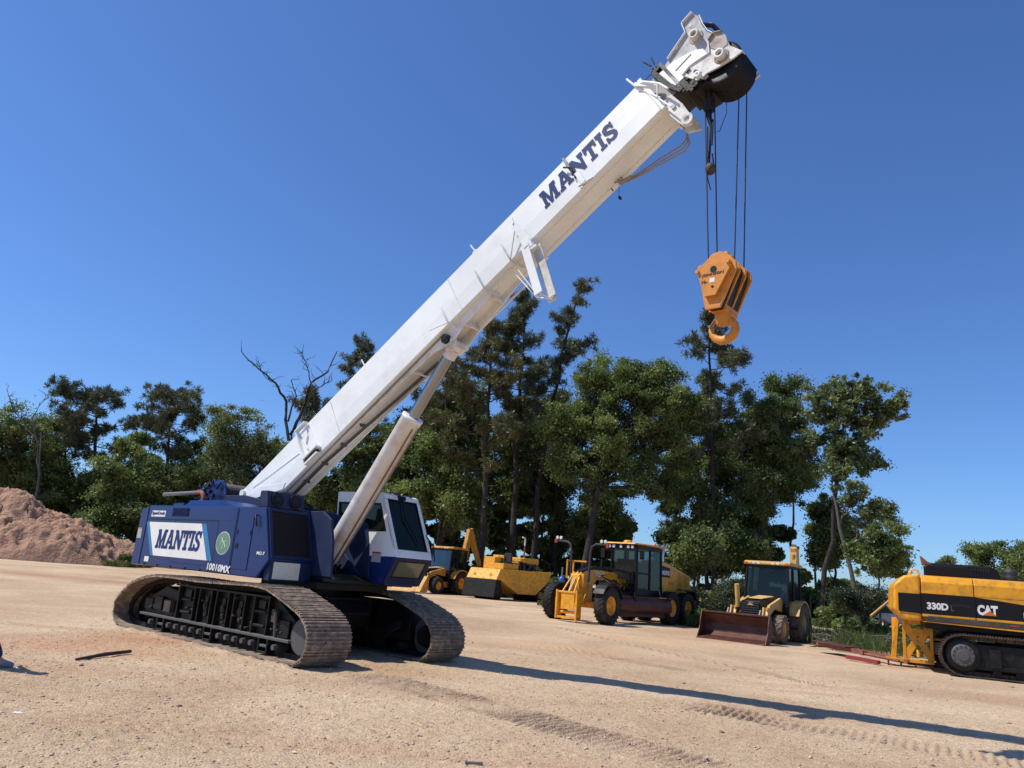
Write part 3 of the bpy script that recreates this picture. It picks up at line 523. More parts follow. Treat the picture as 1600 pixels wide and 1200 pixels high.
head=g.build('boom_head',crane,.003,seg=1)
for k in range(6):
    g=GB().m(BLK); y=Y0+.03+.085*k; g.lathe([(-.034,.28),(-.032,.325),(-.024,.325),(-.008,.275),(.008,.275),(.024,.325),(.032,.325),(.034,.28),(.02,.1),(-.02,.1)],(11.90,y,-.90),(0,1,0),36,closed=True); g.build('sheave',head)
g=GB().m(BLK)
g.prism([(11.40,-.60),(11.42,-.95),(11.6,-1.0),(11.66,-.85)],Y0+.0,Y1-.02); g.box(11.34,11.5,Y0-.02,Y1,-.86,-.62); g.cyl((11.90,Y0-.03,-.90),(11.90,Y1,-.90),.06,16)
g.prism([(12.1,-.66),(12.24,-.80),(12.22,-.98),(12.05,-1.02)],Y1-.04,Y1+.01); g.build('sheave_guard',head,.004,seg=1)
rr=random.Random(31); g=GB().m(BLK)
for i in range(14): u_=rr.uniform(11.4,11.65); v_=rr.uniform(-.95,-.62); s_=rr.uniform(.015,.04); g.box(u_-s_,u_+s_,Y0-.05,Y0+.1,v_-s_,v_+s_)
g.build('greasy_fitting',head)
g=GB().m(BLK); g.tube([(11.86,Y1-.1,-.68),(11.3,Y0+.3,.10),(10.4,Y0+.2,.05)],.006,5); g.build('top_rope',head)
g=GB().m(ROPE); g.tube([(4.1,Y0+.1,.16),(2.1,Y0+.1,.17),(-.4,Y0+.1,.12)],.012,6); g.tube([(4.1,Y0+.1,.16),(7.2,Y0+.1,.14),(11.2,Y0+.15,.10)],.008,5); g.build('hoist_rope_on_boom',crane)
# ---------------- lift cylinder
def cp_(x,z,y=1.68): return V((x,y,z))
b0=cp_(-1.86,1.42); b1=cp_(.94,5.32); d=(b1-b0).normalized(); Lc=(b1-b0).length
g=GC().m(CYLW); e1=(cp_(.06,4.16)-b0).length
g.lathe([(-.12,.06),(-.10,.15),(-.03,.185),(.03,.19),(e1-.05,.19),(e1-.045,.20),(e1,.20),(e1+.01,.17),(e1+.01,.10)],b0,d,40)
g.m(CYLW).cyl(b0+V((0,-.22,0)),b0+V((0,.22,0)),.11,20)
bar=g.build('lift_cylinder',crane)
g=GC().m(CHROME); g.cyl(b0+d*(e1-.1),b0+d*(Lc-.05),.105,32); g.m(CYLW).lathe([(0,.12),(.12,.12),(.2,.09)],b0+d*(Lc-.22),d,20); g.cyl(b1+V((0,-.16,0)),b1+V((0,.16,0)),.11,20); g.build('cylinder_rod',bar)
n_=V((d.z,0,-d.x)); g=GC().m(RUSTB); g.tube([b0+n_*.20+d*.1+V((0,-.05,0)),b0+n_*.2+d*(e1-.15)+V((0,-.05,0))],.012,6); g.m(STEEL).tube([b0+n_*.21+d*.3+V((0,.05,0)),b0+n_*.21+d*(e1-.1)+V((0,.05,0))],.012,6); g.build('hydraulic_pipe',bar)
g=GC().m(HOSE); 
for i in range(3): g.tube([b0+V((-.1-.05*i,-.25,.45)),b0+V((-.28-.03*i,-.22,.42)),b0+V((-.38,-.2,.2)),b0+V((-.42-.04*i,-.15,-.1))],.02,8)
g.m(WHITED).tube([b0+V((.0,-.2,.52)),b0+V((-.2,-.22,.5)),b0+V((-.33,-.22,.38))],.025,8); g.m(BLK)
for i in range(3): g.tube([b0+V((.15,-.1+.1*i,-.05)),b0+V((.35,-.1+.1*i,.1)),b0+V((.5,-.1,-.05-.05*i)),b0+V((.6,0,-.3))],.02,8)
g.build('cylinder_hose',bar)
# ---------------- ropes and hook block
HX=5.86; 
def lw(x,y,z): return V((x,y,z))
HB=[(5.72,1.50,5.86,5.62,8.46),(5.80,1.60,5.86,5.72,8.43),(5.97,1.76,5.80,6.02,8.66),(6.06,1.86,5.76,6.09,8.74)]
for (xb,yb_,zb,xt,zt) in HB:
    g=GC().m(ROPE); g.tube([lw(xb,yb_,zb),lw(xt,yb_,zt)],.0095,6); g.build('hoist_rope',crane)
g=GC().m(BLK); g.tube([lw(5.66,1.55,8.55),lw(5.66,1.55,8.1),lw(5.70,1.55,7.9),lw(5.68,1.55,7.3)],[.06,.045,.02,.012],8); g.box(5.61,5.72,1.50,1.60,8.15,8.35); g.tube([lw(5.73,1.54,8.0),lw(5.72,1.54,7.6)],.014,6); g.build('rope_socket',crane)
g=GC().m(BLK); g.tube([lw(5.68,1.55,7.8),lw(5.85,1.5,7.75),lw(5.95,1.5,8.0),lw(5.94,1.52,8.4)],.006,5); g.tube([lw(5.66,1.53,7.9),lw(5.67,1.53,7.1),lw(5.72,1.53,6.9)],.008,5); g.build('limit_switch_cable',crane)
g=GC().m(SHOED); g.lathe([(-.09,.02),(-.06,.06),(0,.075),(.06,.06),(.09,.02)],lw(5.70,1.55,7.24),(0,0,1),18); g.m(BLK).tube([lw(5.70,1.50,7.50),lw(5.67,1.50,7.3)],.01,5); g.tube([lw(5.70,1.6,7.50),lw(5.73,1.6,7.3)],.01,5); g.build('limit_switch_weight',crane)
# hook block thing: local x along crane forward, y lateral (face at -y), z up; origin below hook
hb=empty('hook_block',cw(5.87,1.60,4.60),AZC,'big orange-yellow multi-sheave hook block hanging from the crane ropes against the sky','hook block')
def hbp(x,y,z): return V((x-5.87,y-1.60,z-4.60))
g=G().m(HOOKY); yf=1.36
face=[(5.74,5.28),(5.89,5.28),(6.10,5.66),(6.07,5.73),(5.65,5.73),(5.62,5.66)]
P=lambda pts:[(a-5.87,b-4.60) for a,b in pts]
g.prism(P(face),yf-1.6,yf+.05-1.6)
plate=[(5.73,5.12),(5.93,5.12),(6.15,5.62),(6.14,5.72),(6.02,5.86),(5.92,5.90),(5.82,5.88),(5.66,5.74),(5.64,5.60)]
g.prism(P(plate),yf+.05-1.6,yf+.09-1.6)
for c,r_ in (((6.06,5.71),.028),((5.64,5.64),.025)): g.cyl((c[0]-5.87,yf-.03-1.6,c[1]-4.6),(c[0]-5.87,yf+.45-1.6,c[1]-4.6),r_,12)
g.m(DARK).lathe([(0,.045),(.004,.045)],(5.86-5.87,yf-.001-1.6,5.64-4.6),(0,-1,0),20); g.lathe([(0,.018),(.004,.018)],(5.85-5.87,yf-.001-1.6,5.40-4.6),(0,-1,0),14)
g.m(LETW).box(-.06,.01,yf-1.603,yf-1.6,.86,.92)
side=g.build('side_plate',hb,.008)
text('JOHNSON',hbp(5.70,yf-.003,5.545),(1,0,.03),(0,0,1),.30,.045,SHOED,side,bold=.015); text('10-',hbp(5.70,yf-.003,5.46),(1,0,0),(0,0,1),.08,.04,SHOED,side)
g=G().m(BLK); g.prism([((x_-5.87)*.8+.01,z_-4.60) for x_,z_ in plate],-.16,.29); g.build('dark_gap_filler',hb)  # added black filler that darkens the gaps between the plates like shade
for k,y in enumerate((1.54,1.73)):
    g=G().m(HOOKY); q=P([(a+(.0 if k else 0),b) for a,b in plate]); g.prism(q,y-.014-1.6,y+.014-1.6); g.build('divider_plate',hb,.004,seg=1)
g=G().m(HOOKY); g.prism(P([(a,b) for a,b in plate]),1.90-1.6,1.935-1.6); g.m(HOOKY).lathe([(0,.10),(.05,.10),(.06,.06)],hbp(5.87,1.935,5.62),(0,1,0),20); g.build('back_plate',hb,.006)
for y in (1.475,1.55,1.65,1.75,1.85):
    g=G().m(BLK); g.lathe([(-.03,.17),(-.028,.215),(-.008,.18),(.008,.18),(.028,.215),(.03,.17),(.02,.05),(-.02,.05)],hbp(5.88,y,5.62),(0,1,0),32,closed=True); g.build('sheave',hb)
for y in (1.56,1.70): g=G().m(HOOKY); g.lathe([(0,.04),(.10,.045),(.14,.03)],hbp(5.95,y,5.80),(0,0,1),12); g.build('rope_anchor_lug',hb)
g=G().m(HOOKY)
g.lathe([(0,.09),(.06,.11),(.16,.11),(.2,.08)],hbp(5.87,1.66,4.97),(0,0,1),24); g.box(-.10,.10,-.09,.28,.50,.60); g.build('swivel_trunnion',hb,.01)
# hook: curved body in a plane turned to the camera-left face
g=G().m(HOOKY); cx,cz=0.0,.28
pts=[];rad=[]
sp=[(0,.52,.055),(0,.46,.06),(.03,.40,.07),(.10,.34,.085),(.155,.26,.10),(.165,.17,.11),(.13,.08,.115),(.06,.03,.115),(-.02,.02,.105),(-.10,.06,.09),(-.155,.13,.07),(-.18,.21,.045),(-.175,.27,.03)]
vs=[];n=14
sp=[(a*1.0,.135+b*.82 if b<.45 else b,c*.68) for a,b,c in sp]; path=[V((a,.06,b)) for a,b,c in sp]
for i,(a,b,c) in enumerate(sp):
    t=(path[min(i+1,len(sp)-1)]-path[max(i-1,0)]).normalized(); s_=V((t.z,0,-t.x))
    for k in range(n):
        an=2*PI*k/n; vs.append(tuple(path[i]+s_*math.cos(an)*c*.85+V((0,1,0))*math.sin(an)*c*.55))
fs=[(i*n+k,i*n+(k+1)%n,(i+1)*n+(k+1)%n,(i+1)*n+k) for i in range(len(sp)-1) for k in range(n)]+[tuple(range(n))[::-1],tuple(range(len(vs)-n,len(vs)))]
g.add(vs,fs,True); hk=g.build('hook',hb)
g=G().m(RUSTB); g.tube([(-.165,.03,.35),(-.06,.03,.50)],.016,8); g.tube([(-.165,.09,.35),(-.06,.09,.50)],.016,8); g.m(STEEL).cyl((-.17,.0,.35),(-.17,.12,.35),.02,10); g.build('safety_latch',hk)
# ================================================= OTHER MACHINES (local: x forward, y left, z up)
def dirs(az): a=R(az); return V((math.sin(a),math.cos(a),0)),V((-math.cos(a),math.sin(a),0))
# ---------------- backhoe loader builder
def backhoe(name,label,az,near_wheel,z0,yel,rimm,tyre_m,up,bucket):
    F_,L_=dirs(az); o=near_wheel-L_*1.03; o.z=z0; by=-.28 if bucket else 0; hy=.40 if bucket else 0; t=empty(name,o,az,label,'backhoe loader')
    for y in (.86,-.86): wheel(t,(0,y,.49),.49,.32,.25,rimm,tyre_m,1 if y>0 else -1,lugs=16,lugh=.03,name='front_wheel')
    for y in (.92,-.92): wheel(t,(-2.1,y,.70),.70,.44,.34,rimm,tyre_m,1 if y>0 else -1,lugs=18,lugh=.045,name='rear_wheel')
    g=G().m(DARK); g.box(-3.0,.7,-.42,.42,.55,.95); g.box(-.1,.1,-.72,.72,.42,.56); g.box(-2.2,-2.0,-.7,.7,.55,.85); g.m(yel).box(-1.4,-.45,.45,.62,.42,.75); g.box(-1.4,-.45,-.62,-.45,.42,.75); g.build('chassis',t,.015)
    g=G().m(DARK); g.hexa([(-1.2,-.40,.95),(.62,-.36,.95),(.62,.36,.95),(-1.2,.40,.95)],[(-1.2,-.40,1.55),(.58,-.33,1.38),(.58,.33,1.38),(-1.2,.40,1.55)])
    g.m(yel).hexa([(-1.2,-.30,1.555),(.1,-.26,1.47),(.1,.26,1.47),(-1.2,.30,1.555)],[(-1.15,-.28,1.60),(.05,-.24,1.50),(.05,.24,1.50),(-1.15,.28,1.60)])
    hd=g.build('engine_hood',t,.03)
    g=G().m(DGREY)
    for i in range(5): g.box(.605,.64,-.30,.30,.98+.075*i,1.02+.075*i)
    g.build('radiator_grille',hd)
    g=G().m(yel); g.prism([(.60,-.09),(.60,.09),(.58,.0)],1.33,1.345,ax='z'); g.add([(.625,-.12,1.24),(.625,0,1.32),(.625,.12,1.24),(.645,-.12,1.24),(.645,0,1.32),(.645,.12,1.24)],[(0,1,2),(3,4,5),(0,1,4,3),(1,2,5,4),(2,0,3,5)]) if bucket else None; g.build('nose_badge',hd)
    # loader arms
    for s in (1,-1):
        g=G().m(yel); y=s*.56; a,b=sorted((y-.05,y+.05)); g.prism([(-1.15,1.05),(-1.1,1.48),(-.9,1.55),(.35,1.28),(.55,1.1),(1.02,.50),(.98,.38),(.3,.95),(-.2,1.15)],a,b)
        g.m(CHROME).cyl((-.9,y-s*.11,.9),(.1,y-s*.11,1.15),.045,12); g.m(yel).cyl((.45,y,1.15),(.62,y,1.15),.05,10)
        ar=g.build('loader_arm',t,.015)
        g=G().m(yel)
        if s<0 and bucket: g.cyl((.55,y+.1,1.15),(.70,y+.1,1.92),.085,16)
        g.prism([(.75,.55),(.85,1.15),(.98,1.2),(1.10,.86),(1.0,.42)],a+.02,b-.02); g.m(STEEL).cyl((.9,y-.12,1.08),(1.1,y-.12,.84),.035,10); g.build('bucket_linkage',ar,.01)
    if bucket:
        g=G(Matrix.Translation((0,by,0))).m(RUST); w=1.16; z=.02
        prof=[(1.85,.03),(1.30,.10),(1.12,.25),(1.08,.55),(1.25,.86),(1.32,.90)]
        for i in range(len(prof)-1):
            (xa,za),(xb,zb)=prof[i],prof[i+1]; d=V((xb-xa,0,zb-za)).normalized(); n_=V((-d.z,0,d.x))*-.03
            g.add([(xa,-w,za),(xb,-w,zb),(xb,w,zb),(xa,w,za),(xa+n_.x,-w,za+n_.z),(xb+n_.x,-w,zb+n_.z),(xb+n_.x,w,zb+n_.z),(xa+n_.x,w,za+n_.z)],[(0,1,2,3),(7,6,5,4),(0,4,5,1),(1,5,6,2),(2,6,7,3),(3,7,4,0)])
        for y in (-w-.03,w): g.prism([(1.88,.02),(1.30,.05),(1.08,.24),(1.05,.55),(1.25,.90),(1.42,.93),(1.56,.62),(1.60,.40)],y,y+.03)
        g.box(1.22,1.40,-w,w,.885,.94); g.m(RUSTB).box(1.72,1.93,-w-.02,w+.02,.0,.03); g.build('loader_bucket',t,.006)
    else:
        g=G().m(yel); g.prism([(1.85,.1),(1.2,.1),(1.08,.3),(1.1,.9),(1.25,1.0)],-1.1,1.1); g.build('loader_bucket',t,.02)
    # cab
    g=G().m(DARK); y0=.80; zr=2.72
    posts=[((-1.12,1.15),(-1.32,zr)),((-1.85,1.2),(-1.95,zr)),((-2.75,1.3),(-2.85,zr))]
    for s in (1,-1):
        for (a,b) in posts: g.tube([(a[0],s*y0,a[1]),(b[0],s*(y0-.06),b[1])],.05,8)
        g.tube([(-1.12,s*y0,1.15),(-1.1,s*y0,.75),(-1.6,s*y0,.70),(-1.9,s*y0,1.15),(-2.75,s*y0,1.3)],.04,8)
        g.tube([(-1.32,s*(y0-.06),zr-.04),(-2.85,s*(y0-.06),zr-.04)],.05,8)
    g.box(-1.25,-1.05,-y0,y0,1.05,1.28); g.box(-2.8,-2.7,-y0,y0,.9,1.35); g.box(-1.36,-1.28,-y0+.05,y0-.05,zr-.10,zr); g.box(-2.7,-1.2,-.6,.6,.8,.98)
    cb=g.build('cab_frame',t,.01)
    g=G().m(MATS['tinted_cab_glass']); g.add([(-1.13,-y0+.05,1.28),(-1.13,y0-.05,1.28),(-1.31,y0-.1,zr-.1),(-1.31,-y0+.1,zr-.1)],[(0,1,2,3)]); g.build('windscreen',cb)
    gm=MATS['tinted_cab_glass']
    for s in (1,-1): 
        g=G().m(gm); g.add([(-1.15,s*y0,.8),(-1.82,s*y0,1.15),(-1.93,s*(y0-.06),zr-.08),(-1.34,s*(y0-.06),zr-.08)],[(0,1,2,3)]); g.add([(-1.88,s*y0,1.25),(-2.72,s*y0,1.33),(-2.82,s*(y0-.06),zr-.08),(-1.97,s*(y0-.06),zr-.08)],[(0,1,2,3)]); g.build('side_window',cb)
    g=G().m(gm); g.add([(-2.77,-y0+.05,1.35),(-2.77,y0-.05,1.35),(-2.84,y0-.1,zr-.1),(-2.84,-y0+.1,zr-.1)],[(0,1,2,3)]); g.build('rear_window',cb)
    g=G().m(SEAT); g.box(-2.2,-1.75,-.25,.25,1.0,1.35); g.box(-2.3,-2.15,-.25,.25,1.3,1.95); g.m(mat('green_dash',(.05,.12,.08),.5)).lathe([(0,.16),(.02,.16)],(-1.5,0,1.45),(.4,0,1),20); g.m(DARK).box(-1.35,-1.2,-.3,.3,1.2,1.5); g.build('operator_seat',cb,.03)
    g=G().m(yel); g.prism([(-1.22,zr),(-1.22,zr+.10),(-1.35,zr+.14),(-2.85,zr+.12),(-2.98,zr+.06),(-2.98,zr)],-.86,.86); rf=g.build('cab_roof',t,.03)
    for y in (-.48,-.30,.24,.42): g=G().m(WL); g.box(-1.215,-1.20,y-.055,y+.055,zr+.02,zr+.085); g.build('roof_lamp',rf,.006)
    for y in (-.78,.74): g=G().m(ORL); g.box(-1.215,-1.195,y-.06,y+.06,zr+.01,zr+.09); g.build('marker_lamp',rf,.006)
    for s in (1,-1):
        g=G().m(yel); pr=[(-2.1+.86*math.cos(a),.72+.80*math.sin(a)) for a in [PI*k/10 for k in range(1,10)]]
        a,b=sorted((s*.70,s*1.14)); i0=[(-2.1+.80*math.cos(q),.72+.74*math.sin(q)) for q in [PI*k/10 for k in range(1,10)]]
        for i in range(len(pr)-1): g.prism([pr[i],pr[i+1],i0[i+1],i0[i]],a,b)
        g.m(DARK); g.box(-1.35,-1.15,a,b,.5,.56); g.build('rear_fender',t)
        g=G().m(DARK); a,b=sorted((s*.9,s*1.08)); g.box(-3.25,-3.05,a,b,.35,1.75); g.box(-3.3,-3.0,a-.05,b+.05,.28,.36); g.build('stabiliser_leg',t,.01)
    # hoe boom folded up
    g=G().m(yel); g.prism([(-3.05,.55),(-2.95,.95),(-3.35,1.2),(-3.5,.6)],-.25+hy,.25+hy); g.build('swing_frame',t,.02)
    e,s2,k=up; pb=V((-3.3,0,1.0))
    def arm(a,b,w0,w1,nm,par,hw=.13):
        a=V(a);b=V(b);  d=(b-a).normalized(); n_=V((-d.z,0,d.x)); g=G(Matrix.Translation((0,hy,0))).m(yel); mid=a.lerp(b,.45)
        g.prism([((a-n_*w0)[0],(a-n_*w0)[2]),((mid-n_*w1*1.2)[0],(mid-n_*w1*1.2)[2]),((b-n_*w1)[0],(b-n_*w1)[2]),((b+n_*w1)[0],(b+n_*w1)[2]),((mid+n_*w1*1.5)[0],(mid+n_*w1*1.5)[2]),((a+n_*w0)[0],(a+n_*w0)[2])],-hw,hw)
        g.m(CHROME).cyl(a.lerp(b,.15)+n_*(w1+.16),a.lerp(b,.8)+n_*(w1+.14),.035,10); g.m(yel).cyl(a.lerp(b,.1)+n_*(w1+.16),a.lerp(b,.5)+n_*(w1+.15),.06,12)
        g.m(DARK).cyl(b+V((0,-hw-.04,0)),b+V((0,hw+.04,0)),.06,12); return g.build(nm,par,.015)
    arm(pb,e,.19,.17,'hoe_boom',t); arm(e,s2,.24,.12,'dipper_stick',t,.10)
    g=G(Matrix.Translation((0,hy,0))).m(BLK); kx,kz=s2[0],s2[2]; g.prism([(kx-.05,kz+.12),(kx+.5,kz+.05),(kx+.62,kz-.25),(kx+.35,kz-.55),(kx-.05,kz-.50),(kx+.05,kz-.2)],-.28,.28); g.build('hoe_bucket',t,.02)
    g=G(Matrix.Translation((0,hy,0))).m(HOSE)
    for y in (-.06,.0,.06): g.tube([pb+V((0,y,.2)),V(e)+V((.2,y,-.5)),V(e)+V((.1,y,.12)),V(e)+V((-.2,y,-.1))],.018,6)
    g.build('hydraulic_hose',t); return t
backhoe('backhoe_loader','weathered pale yellow backhoe loader with a wide rusty front bucket and muddy front tyre',216,gnd(1228,1008,.05),.05,YELP,YELP,TYREM,((-3.55,0,3.55),(-4.0,0,1.4),0),True)
backhoe('backhoe_loader','yellow backhoe loader parked behind the crane cab, rear digging arm folded up high',214,gnd(685,929,.22),.22,YELD,YEL,TYRE,((-3.95,0,4.1),(-5.5,0,1.75),0),False)
# ---------------- motor grader
F_,L_=dirs(219); o=gnd(955,977,.1)-L_*1.25; o.z=.1
t=empty('motor_grader',o,219,'yellow and black motor grader with a dark cab and long maroon blade','motor grader')
for x,y in ((0,1.04),(0.05,-1.30),(-5.25,1.0),(-5.25,-1.0),(-6.8,1.0),(-6.8,-1.0)): wheel(t,(x,y,.70),.70,.42,.36,YEL,TYRE if x==0 else RUB,1 if y>0 else -1,lugs=26,lugh=.022,name='wheel')
g=G().m(YEL); g.box(-.16,.16,-.85,.85,.55,.78); g.prism([(-.25,.75),(.55,.7),(.75,1.0),(.72,1.75),(.3,1.92),(-.4,2.02),(-1.9,1.98),(-2.9,1.72),(-2.9,1.42),(-1.8,1.62),(-.6,1.64),(-.3,1.4)],-.17,.17); g.m(DARK).prism([(.55,1.90),(.1,2.03),(-.5,2.15),(-1.6,2.12),(-1.9,1.99),(-.4,2.03),(.3,1.93)],-.16,.16)
fr=g.build('main_frame',t,.02)
text('772GP',V((-.42,.173,1.745)),(-1,0,0.0),(0,0,1),.72,.17,LETW,fr,bold=.02)
g=G().m(YEL); X=1.25
for y in (-.48,.40): g.box(X-.3,X,y,y+.08,.12,1.12)
g.box(X-.3,X,-.48,.48,.12,.2); g.box(X-.3,X,-.48,.48,1.05,1.12); g.box(X-.06,X-.03,-.28,.32,.45,1.06); g.cyl((X-.15,-.35,.35),(X-.15,.35,.35),.06,12); g.box(X-.03,X+.02,-.50,-.42,.1,1.15); g.box(X-.03,X+.02,.40,.48,.02,1.15)
for y in (-.3,-.0,.22): g.tube([(X-.15,y,1.1),(.55,y*.6,1.85)],.035,8)
g.box(.3,.62,-.3,.3,1.3,1.8)
g.tube([(.9,.45,.6),(.2,.3,1.4)],.03,8); g.build('front_push_block',t,.01)
g=G().m(STEEL).cyl((.95,-.12,1.1),(.6,-.08,1.75),.05,12); g.m(mat('blue_hose_cap',(.03,.13,.5),.4)).lathe([(0,.06),(.05,.12),(.16,.12),(.22,.05)],(.75,-.62,1.42),(0,0,1),14); g.m(STEEL).cyl((.75,-.62,1.6),(.75,-.62,2.0),.035,8); g.build('lift_ram',t)
for s in (1,-1):
    g=G().m(DGREY); g.tube([(.45,s*.42,1.5),(.45,s*.44,2.65),(.45,s*.50,2.85),(.45,s*.68,2.95),(.45,s*1.15,2.95)] if s>0 else [(.45,-.42,1.5),(.45,-.44,2.65),(.45,-.50,2.9),(.45,-.62,3.0),(.45,-1.1,3.05)],.045,10); la=g.build('lamp_stalk',t)
    for q in (.95,1.12): g=G().m(WL).lathe([(0,.05),(.02,.07),(.06,.06),(.09,.02)],(.52,s*q,3.06 if s>0 else 3.15),(-1,0,0),14); g.build('headlight',la)
    g=G().m(RED); g.box(.40,.50,s*1.2-.05,s*1.2+.05,2.82 if s>0 else 2.95,3.0 if s>0 else 3.1); g.build('marker_lamp',la,.01)
g=G().m(YEL); g.box(-.2,-.14,-.75,-.1,2.26,2.32); g.box(-.2,-.14,-.75,-.69,1.6,2.3); g.box(-.2,.3,-.75,-.69,2.26,2.32); g.box(.24,.3,-.75,-.69,1.6,2.3); g.build('top_bracket',t,.01)
# blade, circle, saddle, lift arms
g=G().m(RUST)
Mb=Matrix.Translation((-3.05,1.02,.24))@Matrix.Rotation(R(-99),4,'Z')   # blade runs obliquely
pr=[(.16,.16),(.03,.32),(.0,.5),(.05,.68),(.18,.84)]
for i in range(4): g.prism([pr[i],pr[i+1],(pr[i+1][0]+.03,pr[i+1][1]+.01),(pr[i][0]+.03,pr[i][1]+.01)],-1.9,1.9,ax='y',M=Mb)
g.prism([(.14,.05),(.16,.18),(.19,.18),(.17,.05)],-1.95,1.95,M=Mb); g.box(.16,.2,-1.9,1.9,.82,.87,M=Mb)
g.build('moldboard_blade',t,.004,seg=1)
g=G().m(YELD).prism([(.10,.85),(.10,.88),(.35,.88),(.35,.85)],-1.9,-1.1,M=Mb); g.m(BLK); g.lathe([(0,.75),(.08,.75),(.08,.6),(0,.6)],(-2.4,0,.95),(0,0,1),36,closed=True)
g.tube([(-2.4,0,1.0),(.2,0,.75)],.09,8); g.box(-2.7,-2.2,-.5,.5,.7,1.15); g.build('blade_circle',t)
g=G().m(BLK)
g.cyl((-2.5,.85,.9),(-2.5,.80,3.05),.07,14); g.cyl((-2.5,-.85,.9),(-2.5,-.80,2.5),.07,14); g.box(-2.75,-2.2,-.8,.8,1.75,2.1)
g.tube([(-2.3,.8,2.0),(-1.6,.3,2.1),(-1.2,.2,2.1)],.05,8)
rr=random.Random(9)
for i in range(20):
    a=V((rr.uniform(-2.9,-1.0),rr.uniform(.2,.7),rr.uniform(1.1,1.9))); g.tube([a,a+V((rr.uniform(-.5,.5),.08,rr.uniform(-.3,.1))),a+V((rr.uniform(-.8,.8),.0,rr.uniform(-.4,.1)))],.025,5)
g.build('blade_lift_arm',t,.01)
for s in (1,-1):
    g=G().m(DARK); y=1.04 if s>0 else -1.25; pp=[(0+.82*math.cos(q),.74+.82*math.sin(q)) for q in [R((28 if s>0 else 75)+k*15*(1 if s>0 else .6)) for k in range(10)]]; pi=[(0+.78*math.cos(q),.74+.78*math.sin(q)) for q in [R((28 if s>0 else 75)+k*15*(1 if s>0 else .6)) for k in range(10)]]
    for i in range(9): g.prism([pp[i],pp[i+1],pi[i+1],pi[i]],y-.23,y+.23)
    g.tube([(0,s*.7,.9),(0,s*.85,1.53)],.03,6); g.build('front_fender',t)
    g=G().m(DARK); g.prism([(-7.6,1.1),(-7.45,1.5),(-6.3,1.55),(-6.2,1.5),(-7.3,1.45),(-7.5,1.1)],y-.2,y+.22); g.build('rear_fender',t)
    g=G().m(YELD).box(-7.0,-5.0,*sorted((s*.55,s*.75)),.5,.95); g.build('tandem_case',t,.02)
# cab
g=G().m(DARK); zr=3.2
for s in (1,-1):
    for a,b in (((-3.0,1.3),(-2.95,zr)),((-4.1,1.2),(-4.1,zr)),((-5.2,1.3),(-5.1,zr))): g.tube([(a[0],s*.62,a[1]),(b[0],s*.60,b[1])],.055,8)
    g.tube([(-3.0,s*.62,2.05),(-4.1,s*.62,2.05)],.03,6); g.prism([(-2.95,1.15),(-3.0,1.45),(-5.2,1.35),(-5.15,1.1)],*sorted((s*.5,s*.66)))
g.box(-5.15,-2.95,-.62,.62,1.1,1.25); g.box(-5.17,-2.9,-.64,.64,zr-.16,zr-.01)
cb=g.build('cab_frame',t,.01)
for s in (1,-1):
    g=G().m(GLASS); g.add([(-3.02,s*.615,1.45),(-4.07,s*.615,1.3),(-4.07,s*.6,zr-.1),(-2.98,s*.6,zr-.1)],[(0,1,2,3)]); g.add([(-4.13,s*.615,1.3),(-5.17,s*.615,1.35),(-5.10,s*.6,zr-.1),(-4.13,s*.6,zr-.1)],[(0,1,2,3)]); g.build('side_window',cb)
g=G().m(GLASS).add([(-2.99,-.58,1.4),(-2.99,.58,1.4),(-2.95,.56,zr-.1),(-2.95,-.56,zr-.1)],[(0,1,2,3)]); g.build('windscreen',cb)
g=G().m(SEAT); g.box(-4.2,-3.7,-.28,.28,1.5,1.75); g.box(-4.3,-4.15,-.28,.28,1.7,2.5); g.build('operator_seat',cb,.03)
g=G().m(YEL); g.prism([(-2.55,zr+.01),(-2.6,zr+.07),(-5.2,zr+.11),(-5.4,zr+.01)],-.72,.72); g.lathe([(0,.2),(.07,.18),(.1,.1)],(-3.2,0,zr+.1),(0,0,1),16); rf=g.build('cab_roof',t,.03); g=G().m(ORL).lathe([(0,.07),(.1,.06),(.13,.02)],(-5.1,.3,zr+.10),(0,0,1),12); g.build('beacon',rf)
for y in (-.55,-.35,.35,.55,.0): g=G().m(WL).lathe([(0,.065),(.03,.065),(.08,.03)],(-2.62,y,zr-.1),(-1,0,0),14); g.build('roof_lamp',rf)
for s in (1,-1): g=G().m(DARK); g.tube([(-2.9,s*.6,2.9),(-2.75,s*.95,2.95)],.018,6); g.box(-2.78,-2.74,*sorted((s*.85,s*1.05)),2.6,2.98); g.build('mirror',cb,.008)
g=G().m(YEL); g.prism([(-5.3,1.25),(-5.3,2.66),(-6.0,2.62),(-8.25,2.15),(-8.3,1.3)],-.55,.55); g.m(YELD).box(-8.2,-5.2,-.5,.5,.95,1.27)
hd=g.build('engine_hood',t,.03)
g=G().m(DARK).prism([(-5.31,2.0),(-5.31,2.5),(-6.15,2.42),(-6.15,2.0)],.552,.556); g.prism([(-5.32,2.665),(-6.0,2.625),(-8.2,2.165),(-8.2,2.18),(-6.0,2.65),(-5.32,2.68)],-.5,.5); 
for i in range(9): g.box(-7.0-.13*i,-6.98-.13*i,.552,.558,1.4,2.3-.02*i)
for x in (-6.05,-6.25): g.box(x-.05,x+.0,.552,.56,1.72,1.80)
g.build('hood_panel',hd)
text('DEERE',V((-5.20,.558,2.10)),(-1,0,0),(0,0,1),.90,.19,LETW,hd,bold=.03)
g=G().m(mat('bright_exhaust',(.55,.53,.5),.25,metal=1)); g.tube([(-5.75,.3,2.60),(-5.75,.3,2.95),(-5.8,.3,3.15),(-5.92,.3,3.31),(-6.02,.3,3.37)],[.12,.12,.115,.11,.11],16); g.lathe([(0,.15),(.06,.15)],(-5.75,.3,2.62),(0,0,1),16); g.build('exhaust_stack',t)
